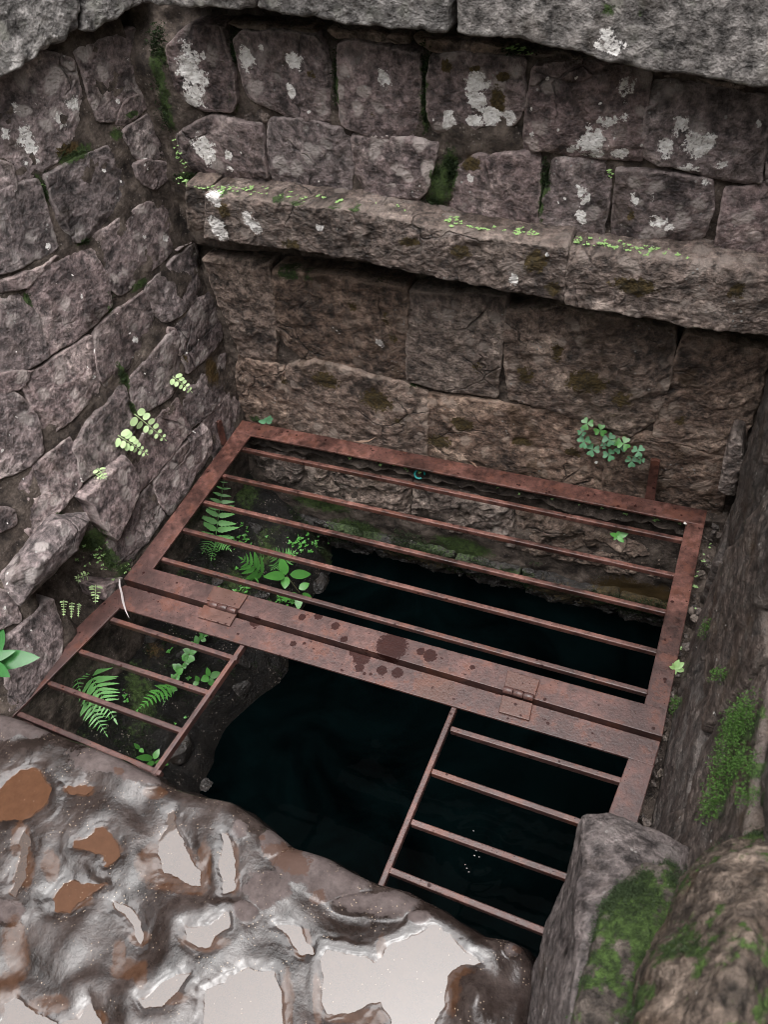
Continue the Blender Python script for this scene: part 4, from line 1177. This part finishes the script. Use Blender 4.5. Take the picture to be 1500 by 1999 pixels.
o, P_, N_, A_ = rock('boulder', pts, M['mossy_rock'], None, 5, 0.014, 8, 0.25, mossmask(12.0, 0.12), 0.0025)
tag(o, 'largest tan boulder with patchy moss in the bottom right corner', 'boulder', 'mossy boulders by the right wall')
MB.append((P_, N_, A_['moss']))

# ------------------------------------------------------------------ plants
def unit(v):
    v = np.asarray(v, float); return v / (np.linalg.norm(v) + 1e-12)

class Acc:
    def __init__(s): s.V = []; s.Q = []; s.n = 0
    def add(s, V, Q):
        s.V.append(np.asarray(V, float)); s.Q.append(np.asarray(Q, int) + s.n); s.n += len(V)
    def build(s, name, mat, parent=None):
        return mesh_np(name, np.vstack(s.V), np.vstack(s.Q), None, mat, parent)
    def leaf(s, base, d, nrm, L, W, prof, fold=0.2, curl=-0.15, seg=6):
        d = unit(d); side = unit(np.cross(d, nrm)); nrm = np.cross(side, d)
        t = np.linspace(0, 1, seg + 1)
        w = np.array([prof(x) for x in t]) * W / 2
        mid = base + d * (L * t)[:, None] + nrm * (curl * L * t * t)[:, None]
        l = mid + side * w[:, None] + nrm * (fold * w)[:, None]
        r = mid - side * w[:, None] + nrm * (fold * w)[:, None]
        V = np.stack([l, mid, r], 1).reshape(-1, 3)
        Q = []
        for i in range(seg):
            a = i * 3
            Q += [(a, a + 1, a + 4, a + 3), (a + 1, a + 2, a + 5, a + 4)]
        s.add(V, Q)
    def tube(s, pts, r0, r1=None, sides=5):
        pts = np.asarray(pts, float); n = len(pts); r1 = r0 if r1 is None else r1
        tg = np.gradient(pts, axis=0); V = []
        for i in range(n):
            d = unit(tg[i]); a = unit(np.cross(d, (0.31, 0.2, 0.93))); b = np.cross(d, a)
            r = r0 + (r1 - r0) * i / (n - 1)
            for k in range(sides):
                t = 2 * math.pi * k / sides
                V.append(pts[i] + r * (math.cos(t) * a + math.sin(t) * b))
        s.add(V, grid_faces(n, sides, True))

p_ell = lambda t: math.sin(math.pi * min(1, t ** 0.8)) ** 0.8 + 0.02
p_lance = lambda t: (min(1, t * 6) ** 0.6) * (1 - t) ** 0.7 + 0.01
p_round = lambda t: 2 * math.sqrt(max(0, t * (1 - t))) ** 0.9 + 0.03
def p_serr(t): return ((min(1, t * 5) ** 0.5) * (1 - t ** 1.6) ** 0.8 + 0.02) * (1.0 if int(t * 12 + 0.5) % 2 else 0.8)

def bez(a, b, c, n):
    t = np.linspace(0, 1, n)[:, None]
    return (1 - t) ** 2 * a + 2 * t * (1 - t) * b + t ** 2 * c

def frond(acc, a, c, width, pairs, pw=0.3, bow=0.15, nrm=None, prof=p_serr, ang=65, start=0.12, shape='fern', seg=12, taper=1.0, seed=0):
    q = np.random.default_rng(seed)
    L = np.linalg.norm(c - a)
    N0 = unit(unit(CP - a) + np.array([0, 0, 0.6])) if nrm is None else unit(nrm)
    mid = (a + c) / 2 + N0 * bow * L
    pts = bez(a, mid, c, 20)
    acc.tube(pts, 0.0011, 0.0005)
    for i in range(pairs):
        t = start + (1 - start) * (i + 0.5) / pairs
        f = t * 19; k = int(f); fr = f - k
        P = pts[k] * (1 - fr) + pts[min(k + 1, 19)] * fr
        T = unit(pts[min(k + 1, 19)] - pts[max(k - 1, 0)])
        S = unit(np.cross(T, N0)); Nn = np.cross(S, T)
        if shape == 'fern': ln = width * (0.55 + 0.45 * min(1, t * 3)) * (1 - max(0, t - 0.25) / 0.75) ** (0.75 * taper) + width * 0.06
        else: ln = width * (1.1 - 0.75 * t)
        for sg in (-1, 1):
            A = math.radians(ang + q.uniform(-8, 8))
            d = T * math.cos(A) + S * sg * math.sin(A) + Nn * q.uniform(-0.15, 0.15)
            acc.leaf(P + (d * ln * 0.14 if shape != 'fern' else 0), d, Nn + S * sg * 0.15 + (q.normal(0, 0.28, 3) if shape != 'fern' else 0), ln * q.uniform(0.9, 1.1), ln * pw if shape == 'fern' else ln * 0.62, prof, 0.12, -0.18 + q.uniform(-.08, .08), seg)
    acc.leaf(pts[-1], pts[-1] - pts[-3], N0, width * 0.3, width * 0.12, p_lance, 0.1, -0.1, 5)

def wallp(x, y, h=0.0): 
    P = hit(x, y, lambda P: P[:, 0] - left_x(P[:, 1], P[:, 2]) - h)
    return P
def backp(x, y, h=0.0, Y0=YL): return atY(x, y, Y0 - h)
def mpx(P): return depth(P) / FPX            # metres per photo pixel there

def fern_plant(label, fronds, mat, name='fern', cat='fern', group=None):
    e = tag(empty(name), label, cat, group)
    for i, kw in enumerate(fronds):
        a = Acc(); frond(a, **kw); a.build('frond', M[mat], e)
    return e

# pale ferns in the joints of the left wall
def pale(label, items):
    fr = []
    for i, (xa, ya, xb, yb, w, n) in enumerate(items):
        A = wallp(xa, ya, 0.012); B = wallp(xb, yb, 0.05)
        fr.append(dict(a=A, c=B, width=w * mpx(A), pairs=n, shape='round', prof=p_round, ang=78, bow=0.1, start=0.0, seg=8, nrm=unit(CP - A) + np.array([0.3, 0, 0.3]), seed=i + xa))
    fern_plant(label, fr, 'pale_leaf', 'wall_fern', 'fern', 'pale round-leaved ferns on the left wall')
pale('upper of the two big pale round-leaved fern fronds on the left wall', [(262, 808, 322, 858, 19, 6)])
pale('lower left of the two big pale round-leaved fern fronds', [(230, 850, 286, 886, 18, 7)])
pale('small pale round-leaved fern nearest the wall corner', [(337, 735, 373, 764, 14, 5)])
pale('tiny pale round-leaved fern low on the left wall above the jutting stone', [(190, 914, 206, 934, 11, 4), (186, 926, 200, 934, 8, 3)])
pale('round-leaved fern hanging in the wall hole beside the frame corner', [(186, 1142, 186, 1176, 11, 6)])
pale('tiny round-leaved fern in the wall hole below the loose block', [(170, 1122, 146, 1130, 9, 4), (152, 1122, 152, 1138, 8, 2)])
pale('tiny feathery ferns hanging in the dark hole left of the frame', [(124, 1172, 124, 1202, 6, 6), (140, 1176, 139, 1206, 5, 6), (154, 1178, 152, 1204, 4, 6)])

def bankp(x, y, up=0.0):
    P = on_bank(x, y)
    if up:
        v = unit(CP - P); P = P + v * (up / v[2])
    return P
def fr(xa, ya, xb, yb, w, n, ua=0.0, ub=0.06, **kw):
    A = bankp(xa, ya, ua); B = bankp(xb, yb, ub)
    d = dict(a=A, c=B, width=w * mpx(A), pairs=n, seed=xa); d.update(kw); return d
fern_plant('tall serrated green fern frond under the left bars of the hinged panel', [fr(418, 1074, 438, 936, 42, 9, 0.02, 0.08, pw=0.36, ang=78), fr(420, 1050, 396, 1078, 22, 6, 0.02, 0.05), fr(424, 1045, 448, 1072, 24, 8, 0.02, 0.05), fr(420, 1062, 412, 1092, 16, 6, 0.01, 0.04)], 'fern')
fern_plant('light green palm-shaped fern beside the broad-leaved plant', [fr(520, 1128, 474, 1092, 40, 6, 0.03, 0.07, pw=0.42, ang=55), fr(506, 1120, 474, 1152, 16, 3, 0.03, 0.06, pw=0.5)], 'leaf')
fern_plant('small fern behind the broad-leaved plant under the grate', [fr(560, 1104, 528, 1076, 26, 7, 0.02, 0.06, pw=0.36), fr(556, 1098, 574, 1078, 22, 6, 0.02, 0.05, pw=0.36), fr(545, 1100, 530, 1112, 16, 5, 0.02, 0.05)], 'fern')
fern_plant('bushy green fern under the small bars next to the left frame side', [fr(140, 1272, 154, 1344, 40, 10, 0.03, 0.07, pw=0.26), fr(165, 1298, 222, 1402, 48, 13, 0.03, 0.09, pw=0.24), fr(160, 1352, 206, 1432, 30, 11, 0.02, 0.05, pw=0.26), fr(150, 1300, 128, 1300, 20, 7, 0.02, 0.05)], 'fern')
fern_plant('arching fern frond in the middle of the small left grid', [fr(345, 1330, 270, 1384, 22, 10, 0.03, 0.06, pw=0.45), fr(340, 1322, 320, 1372, 16, 7, 0.03, 0.05, pw=0.45)], 'leaf')

def leafy(label, stem, leaves, mat, name='leafy_plant', cat='plant', z=None, root=None, group=None):
    """leaves: (base px, tip px, width px, lift of base, lift of tip)"""
    e = tag(empty(name), label, cat, group)
    a = Acc()
    for k, (pts, r) in enumerate(stem):
        a.tube(np.array(pts), r, r * 0.6)
    a.build('stem', M['stem'], e)
    for (B, T_, w) in leaves:
        l = Acc(); L = np.linalg.norm(T_ - B)
        l.leaf(B, T_ - B, unit(CP - B) + np.array([0, 0, 0.4]), L, w, p_ell, 0.16, -0.12, 9)
        l.build('leaf', M[mat], e)
    return e
c0 = bankp(560, 1124, 0.05); r0 = bankp(556, 1135, 0.0)
bl = []
for (xb, yb, xt, yt, w) in [(558, 1122, 548, 1090, 19), (556, 1124, 519, 1124, 19), (558, 1126, 556, 1148, 18), (566, 1122, 609, 1120, 19), (584, 1150, 604, 1138, 15), (580, 1158, 554, 1170, 13), (584, 1160, 582, 1190, 16), (590, 1158, 612, 1172, 12)]:
    B = bankp(xb, yb, 0.05); bl.append((B, bankp(xt, yt, 0.06), w * mpx(B)))
leafy('broad glossy green leaves hanging over the black water under the panel', [([r0, c0], 0.0016), ([c0, bankp(572, 1140, 0.05), bankp(586, 1158, 0.05)], 0.0011)], bl, 'leaf')
bl = []
for (xb, yb, xt, yt, w) in [(410, 1322, 430, 1312, 14), (408, 1322, 392, 1328, 15), (410, 1324, 414, 1340, 13), (408, 1320, 404, 1304, 10), (388, 1330, 376, 1338, 10), (388, 1330, 382, 1320, 9)]:
    B = bankp(xb, yb, 0.03); bl.append((B, bankp(xt, yt, 0.035), w * mpx(B)))
leafy('small rosette of round leaves beside the slanting bar of the left grid', [([bankp(409, 1326), bankp(409, 1322, 0.03)], 0.001), ([bankp(390, 1334), bankp(388, 1330, 0.03)], 0.001)], bl, 'leaf')
bl = []; st = [bankp(x, y, 0.02) for x, y in [(335, 1345), (345, 1318), (358, 1296), (370, 1276), (386, 1256), (400, 1232), (410, 1222)]]
for i in range(46):
    t = i / 46 * 5.99; k = int(t); P = st[k] * (1 - (t - k)) + st[k + 1] * (t - k)
    a = random.uniform(0, 6.28); L = random.uniform(9, 17) * mpx(P)
    right = Rw @ np.array([1, 0, 0]); upv = Rw @ np.array([0, -1, 0])
    bl.append((P, P + L * (math.cos(a) * right + math.sin(a) * upv) + np.array([0, 0, 0.004]), L * 0.75))
leafy('creeping stem of small round green leaves up the bank', [(st, 0.001)], bl, 'leaf', 'creeper')
bl = []
for (xb, yb, xt, yt, w) in [(298, 1480, 268, 1478, 13), (300, 1482, 310, 1462, 12), (302, 1488, 330, 1492, 14), (300, 1486, 286, 1496, 11), (272, 1462, 262, 1452, 8), (272, 1462, 280, 1468, 8)]:
    B = bankp(xb, yb, 0.02); bl.append((B, bankp(xt, yt, 0.03), w * mpx(B)))
leafy('little green plant at the front corner of the left grid by the slab', [([bankp(300, 1492), bankp(300, 1484, 0.02)], 0.001)], bl, 'leaf')
# big glossy leaves at the left edge
bl = []
for (xb, yb, xt, yt, w, zz) in [(-16, 1292, -4, 1205, 36, .13), (-20, 1292, 70, 1282, 38, .14), (-26, 1290, 26, 1270, 20, .155), (-22, 1296, 14, 1318, 26, .15), (-40, 1290, -80, 1250, 30, .13)]:
    B = at(xb, yb, zz); bl.append((B, at(xt, yt, zz + 0.01), w * mpx(B)))
leafy('large glossy oval leaves at the left edge just above the slab', [([at(-20, 1345, -0.05), at(-12, 1300, 0.08), at(-4, 1288, 0.14)], 0.0022)], bl, 'dark_leaf', 'broad_leaf_plant')

# clover on the far wall
cl = tag(empty('clover'), 'clover with three-lobed green leaves growing from the far wall', 'clover')
rt = backp(1200, 868, -0.006)
a = Acc()
heart = np.array([(0, 0), (0.28, 0.32), (0.5, 0.62), (0.46, 0.9), (0.24, 1.0), (0, 0.84), (-0.24, 1.0), (-0.46, 0.9), (-0.5, 0.62), (-0.28, 0.32)])
tre = [(1147, 827, 11), (1137, 843, 8), (1141, 862, 12), (1158, 878, 12), (1173, 840, 11), (1190, 858, 12), (1211, 874, 11), (1190, 888, 11), (1219, 866, 12), (1247, 880, 11), (1234, 900, 11), (1252, 898, 7), (1204, 862, 8), (1180, 870, 6)]
for i, (x, y, r) in enumerate(tre):
    C0 = backp(x, y, 0.03 + 0.008 * random.random()); r *= mpx(C0) * 1.12
    nn = unit(unit(CP - C0) + np.array([random.uniform(-.3, .3), -0.2, 0.3 + random.uniform(-.2, .2)]))
    e1 = unit(np.cross(nn, (0, 0, 1))); e2 = np.cross(nn, e1)
    l = Acc(); a0 = random.uniform(0, 6.28)
    for k in range(3):
        t = a0 + k * 2.094
        d = math.cos(t) * e1 + math.sin(t) * e2; s_ = np.cross(nn, d)
        pts = [C0 + r * (h[1] * d + h[0] * 1.15 * s_) + nn * r * (0.18 * abs(h[0]) - 0.1 * h[1]) for h in heart]
        ctr = C0 + r * 0.5 * d - nn * r * 0.02
        n0 = len(pts)
        V = pts + [ctr]
        l.add(V, [(j, (j + 1) % n0, n0, n0) for j in range(n0)])
    me = np.vstack(l.V); tri = np.vstack(l.Q)[:, :3]
    mesh_np('leaf', me, None, tri, M['clover'] if i % 4 else M['leaf'], cl)
    a.tube(bez(rt, (rt + C0) / 2 + np.array([0, -0.02, 0.01]), C0, 7), 0.0007, 0.0005)
a.build('stem', M['stem'], cl)

def tiny(label, P0, items, mat='leaf', name='seedling', cat='seedling', group=None):
    e = tag(empty(name), label, cat, group)
    for i, (dx, dy, L) in enumerate(items):
        l = Acc(); k = mpx(P0)
        right = Rw @ np.array([1, 0, 0]); upv = Rw @ np.array([0, -1, 0])
        d = unit(dx * right + dy * upv + 0.3 * unit(CP - P0))
        l.leaf(P0, d, unit(CP - P0), L * k, L * k * 0.55, p_ell, 0.15, -0.1, 6); l.build('leaf', M[mat], e)
tiny('small bright fern sprig beside the right side of the frame', at(1318, 1305, 0.0), [(1, .6, 22), (.5, 1, 20), (-.4, 1, 12), (1, -.2, 20), (-.8, .3, 12), (.2, -1, 12)], 'sprout')
tiny('weed with drooping leaves hanging under the far bars at right', at(1206, 1046, -0.03), [(1, .2, 22), (-1, .3, 16), (.7, -.7, 18), (-.5, -.6, 12), (.3, .9, 12)], 'leaf')
tiny('sprig of green leaves at the far left corner of the grate', at(520, 824, 0.004), [(1, .6, 16), (.7, 1, 16), (-1, .1, 16), (-.3, .9, 10), (1, -.1, 12)], 'clover')
tiny('lone pointed green leaf lying on the ledge near the right edge', atY(1440, 545, -0.02), [(1, .4, 22), (-.6, -.6, 10)], 'leaf')

# ------------------------------------------------------------------ moss cushions and seedlings: uncountable ground cover
def tufts(name, P, Nn, size, mat, label, per=3, spread=0.5):
    n = len(P)
    if n == 0: return
    V = []; T = []
    q = np.random.default_rng(n)
    for k in range(per):
        d = Nn + q.normal(0, spread, (n, 3)); d /= np.linalg.norm(d, axis=1)[:, None]
        s_ = np.cross(d, q.normal(size=(n, 3))); s_ /= np.linalg.norm(s_, axis=1)[:, None] + 1e-9
        L = size * q.uniform(0.5, 1.4, (n, 1)); w = L * 0.3
        b = P + q.normal(0, size * 0.4, (n, 3))
        V.append(np.stack([b - s_ * w, b + s_ * w, b + d * L], 1).reshape(-1, 3))
    V = np.vstack(V); T = np.arange(len(V)).reshape(-1, 3)
    o = mesh_np(name, V, None, T, M[mat], None, None, False)
    kind(o, 'stuff', label)

def scatter_wall(lst, surf, uvf, per, h):
    q = np.random.default_rng(5); out = []
    for sp in lst:
        x, y, rx = sp[:3]; ry = sp[3] if len(sp) > 3 else rx
        n = int(per * math.sqrt(rx * ry) / 10) + 8
        pq = np.stack([x + rx * 0.55 * q.normal(size=n), y + ry * 0.55 * q.normal(size=n)], 1)
        for (a_, b_) in pq:
            uv = uvf(a_, b_)
            out.append((uv[0], uv[1]))
    out = np.array(out)
    P3 = np.column_stack([out, np.zeros(len(out))])
    return surf(out[:, 0], out[:, 1], np.full(len(out), h) + 0.004 * fbm(P3, 30, 2))
q_ = np.random.default_rng(3)
Pm = np.vstack([scatter_wall(MOSS['up'], plane_back(YU), uv_back(YU), 110, -0.004), scatter_wall(MOSS['low'], plane_back(YL), uv_back(YL), 90, 0.0)])
tufts('moss', Pm, np.tile([0, -0.9, 0.45], (len(Pm), 1)), 0.0045, 'moss', 'dark green moss in the joints of the far wall')
Pm = scatter_wall(MOSS['left'], left_surf, uv_left, 60, 0.001)
tufts('moss', Pm, np.tile([0.9, -0.2, 0.4], (len(Pm), 1)), 0.004, 'moss', 'green moss in the joints of the left wall')
pts = []
for c, r, rz in FIELD['right']['moss']:
    n = int(500000 * r * rz) + 100
    u = c[1] + r * 0.7 * q_.normal(size=n); v = c[2] + rz * 0.7 * q_.normal(size=n)
    pts.append(right_surf(u, v, q_.uniform(0.004, 0.024, n)))
Pm = np.vstack(pts)
tufts('moss', Pm, np.tile([-0.9, -0.2, 0.4], (len(Pm), 1)), 0.0024, 'bright_moss', 'bright green moss patches on the right wall')
for i, (P_, N_, m_) in enumerate(MB):
    sel = np.where(m_ > 0.62)[0]
    sel = q_.choice(sel, min(len(sel) * 3, 26000)) if len(sel) else sel
    tufts('moss', P_[sel] + q_.normal(0, 0.003, (len(sel), 3)), N_[sel], 0.0021, 'moss', ('thick moss on the middle boulder', 'patchy moss on the tan corner boulder')[i], 2, 0.8)
XY = np.column_stack([q_.uniform(-0.15, 0.27, 26000), q_.uniform(-1.0, 0.0, 26000), np.zeros(26000)])
mk = fbm(XY, 6, 3, 0.5, 2.0) + 0.35 * fbm(XY, 25, 2)
XY = XY[mk > 0.16]
XY[:, 2] = bank_z(XY[:, 0], XY[:, 1])
XY = XY[XY[:, 2] > WZ - 0.02]
tufts('moss', XY, np.tile([0.3, 0, 0.9], (len(XY), 1)), 0.005, 'moss', 'moss and tiny plants on the dark bank')
u = q_.uniform(0.1, 1.2, 9000); v = q_.uniform(-0.46, -0.26, 9000)
mk = fbm(np.column_stack([u, v, u * 0]), 7, 3, 0.5, 4.0) > 0.03
Pm = pit_surf(u[mk], v[mk], np.full(mk.sum(), 0.026))
tufts('moss', Pm, np.tile([0, -0.8, 0.5], (len(Pm), 1)), 0.0045, 'moss', 'dark moss on the footing above the water')

def sprouts(name, P, size, mat, label):
    q = np.random.default_rng(len(P)); a = Acc()
    for p in P:
        k = q.integers(2, 5); a0 = q.uniform(0, 6.28); s_ = size * q.uniform(0.6, 1.5)
        tip = p + np.array([q.normal(0, .001), q.normal(0, .001) - 0.002, s_ * q.uniform(0.3, 1.0)])
        for j in range(k):
            t = a0 + j * 6.28 / k
            d = np.array([math.cos(t), math.sin(t), q.uniform(0.1, 0.6)])
            a.leaf(tip, d, (0, -0.3, 1), s_, s_ * 0.7, p_ell, 0.1, -0.1, 3)
    o = a.build(name, M[mat], None); kind(o, 'stuff', label)
lines = [((348,352),(400,366),34),((395,362),(440,374),26),((440,370),(500,374),16),((480,368),(530,380),16),((540,378),(600,388),16),((620,384),(690,396),26),((690,394),(745,410),22),((760,408),(800,416),12),((870,428),(960,450),34),((900,440),(1040,460),26),((1000,452),(1050,456),12),((1120,470),(1220,480),34),((1180,482),(1310,492),36),((1320,500),(1380,510),8),((345,280),(350,310),10),((990,95),(1040,104),16),((358,318),(362,340),6),((1190,335),(1196,345),5),((690,400),(705,404),8)]
LT = np.array([(340,371),(402,378),(520,390),(700,415),(900,455),(1000,475),(1103,482),(1112,494),(1250,510),(1400,527),(1510,540)], float)
P = []
for (a_, b_, n) in lines:
    for k in range(n):
        t = q_.uniform(); x = a_[0] + (b_[0] - a_[0]) * t + q_.normal(0, 3); y = a_[1] + (b_[1] - a_[1]) * t + q_.normal(0, 4)
        zt = atY(x, np.interp(x, LT[:, 0], LT[:, 1]), YLEDGE)[2]
        p = at(x, y, zt)
        P.append(p if -0.05 < p[1] < 0.03 else atY(x, y, 0.012))
sprouts('seedlings', np.array(P), 0.0036, 'sprout', 'tiny pale green seedlings along the top of the ledge')
P = [bankp(*p) for p in [(560 + q_.normal(0, 14), 1172 + q_.normal(0, 8)) for _ in range(45)] + [(590 + q_.normal(0, 18), 1062 + q_.normal(0, 8)) for _ in range(40)] + [(470 + q_.normal(0, 25), 1060 + q_.normal(0, 40)) for _ in range(34)]
     + [(x, y) for x, y in zip(q_.uniform(150, 430, 26), q_.uniform(1200, 1480, 26))] + [(470 + q_.normal(0, 10), 1150 + q_.normal(0, 10)) for _ in range(16)]]
sprouts('seedlings', np.array(P), 0.006, 'leaf', 'tiny green seedlings dotted over the dark bank')
P = [(q_.uniform(0.12, 1.2), q_.uniform(-0.03, 0.01), -0.035) for _ in range(120)] + [(1.2 + 0.05 * (y + 0.35) + q_.normal(0, 0.006), y, -0.02) for y in q_.uniform(-0.7, -0.05, 20)]
sprouts('seedlings', np.array(P), 0.004, 'sprout', 'tiny weeds in the soil round the edge of the grate')
P = [wallp(x, y, 0.0) for x, y in [(85 + q_.normal(0, 3), 370 + q_.normal(0, 14)) for _ in range(10)] + [(255 + q_.normal(0, 12), 222 + q_.normal(0, 4)) for _ in range(10)] + [(200 + q_.normal(0, 25), 1085 + q_.normal(0, 30)) for _ in range(46)] + [(250 + q_.normal(0, 14), 1105 + q_.normal(0, 8)) for _ in range(16)]]
sprouts('seedlings', np.array(P), 0.0042, 'sprout', 'tiny seedlings in the joints of the left wall')

# ------------------------------------------------------------------ small litter
def strip(name, label, cat, pts, w, mat, prof=p_lance, nrm=None):
    a = Acc(); pts = np.array(pts, float); n = len(pts); V = []
    for i in range(n):
        d = unit(pts[min(i + 1, n - 1)] - pts[max(i - 1, 0)]); nn = unit(CP - pts[i]); s_ = unit(np.cross(d, nn))
        ww = w * prof(i / (n - 1)) / 2
        V += [pts[i] + s_ * ww, pts[i] + nn * ww * 0.3, pts[i] - s_ * ww]
    Q = []
    for i in range(n - 1):
        b = i * 3; Q += [(b, b + 1, b + 4, b + 3), (b + 1, b + 2, b + 5, b + 4)]
    a.add(V, Q); o = a.build(name, M[mat]); tag(o, label, cat); return o
strip('grass_blade', 'bleached dry blade of grass hanging over the frame corner', 'grass blade', [at(233, 1130, .02), at(233, 1142, .012), at(237, 1158, .008), at(240, 1175, .004), at(245, 1192, 0), at(252, 1207, -.01)], 0.005, 'ribbon', lambda t: 0.6 + 0.4 * math.sin(3.14 * t) - 0.55 * max(0, t - 0.6) / 0.4)
strip('dead_leaf', 'curled dry leaf lying on the far bar of the frame', 'leaf', [at(692, 862, .004), at(706, 862, .006), at(720, 861, .004), at(736, 852, .008)], 0.008, 'dead_leaf')
strip('dead_leaf', 'small curled dry leaf on the frame below the clover', 'leaf', [at(918, 900, .004), at(926, 906, .009), at(934, 914, .006)], 0.008, 'dead_leaf')
a = Acc(); c0 = at(820, 925, -0.03); t = np.linspace(0, 2 * math.pi * 0.86, 22)
a.tube(np.stack([c0[0] + 0.0125 * np.cos(t), c0[1] + 0.0125 * np.sin(t), c0[2] + 0.004 * np.sin(t)], 1), 0.0026, 0.0026, 8)
tag(a.build('plastic_ring', M['plastic']), 'broken teal plastic ring lying under the far side of the grate', 'ring')
for x, y, z, lab in [(1339, 1022, .004, 'white fleck on the inner corner of the frame'), (1165, 903, None, 'white pebble chip stuck on the far wall below the clover')]:
    P = at(x, y, z) if z is not None else backp(x, y, 0.02)
    o, *_ = pebble('chip', P, 0.005, M['white'], None, int(x), 0.6, 2); tag(o, lab, 'chip')
sp = tag(empty('water_splash'), 'ring of small bright bubbles from a drip on the black water', 'splash')
for x, y, r in [(930, 1660, 4), (938, 1662, 3), (927, 1670, 4), (936, 1673, 3), (906, 1680, 3), (909, 1688, 3), (912, 1695, 3), (916, 1702, 3), (925, 1622, 3)]:
    P = at(x, y, WZ); bm = bmesh.new(); bmesh.ops.create_icosphere(bm, subdivisions=2, radius=r * mpx(P) * 0.5)
    bmesh.ops.scale(bm, vec=(1.2, 0.8, 0.5), verts=bm.verts); bmesh.ops.translate(bm, vec=Vector(P), verts=bm.verts)
    bm_obj('bubble', bm, M['ribbon'], sp)

# ------------------------------------------------------------------ the wood that closes in round the spring
def wood():
    q = np.random.default_rng(21); n = 14000
    az_ = q.uniform(0, 2 * np.pi, n); R_ = q.uniform(6.0, 11.0, n)
    top = 0.68 + 0.12 * np.sin(3 * az_ + 1) + 0.08 * np.sin(7 * az_)
    el_ = top * q.uniform(0, 1, n) ** 0.7
    C_ = np.stack([0.6 + R_ * np.cos(az_), -0.6 + R_ * np.sin(az_), R_ * np.tan(el_)], 1)
    d1 = q.normal(size=(n, 3)); d1 /= np.linalg.norm(d1, axis=1)[:, None]
    d2 = np.cross(d1, q.normal(size=(n, 3))); d2 /= np.linalg.norm(d2, axis=1)[:, None]
    s_ = q.uniform(0.15, 0.42, (n, 1))
    V = np.stack([C_ - d1 * s_, C_ - d2 * s_ * .5, C_ + d1 * s_, C_ + d2 * s_ * .5], 1).reshape(-1, 3)
    o = mesh_np('woodland', V, np.arange(n * 4).reshape(-1, 4), None, M['wood_leaf'], None, None, False)
    kind(o, 'stuff', 'leafy wood standing all round the spring, out of the picture')
wood()
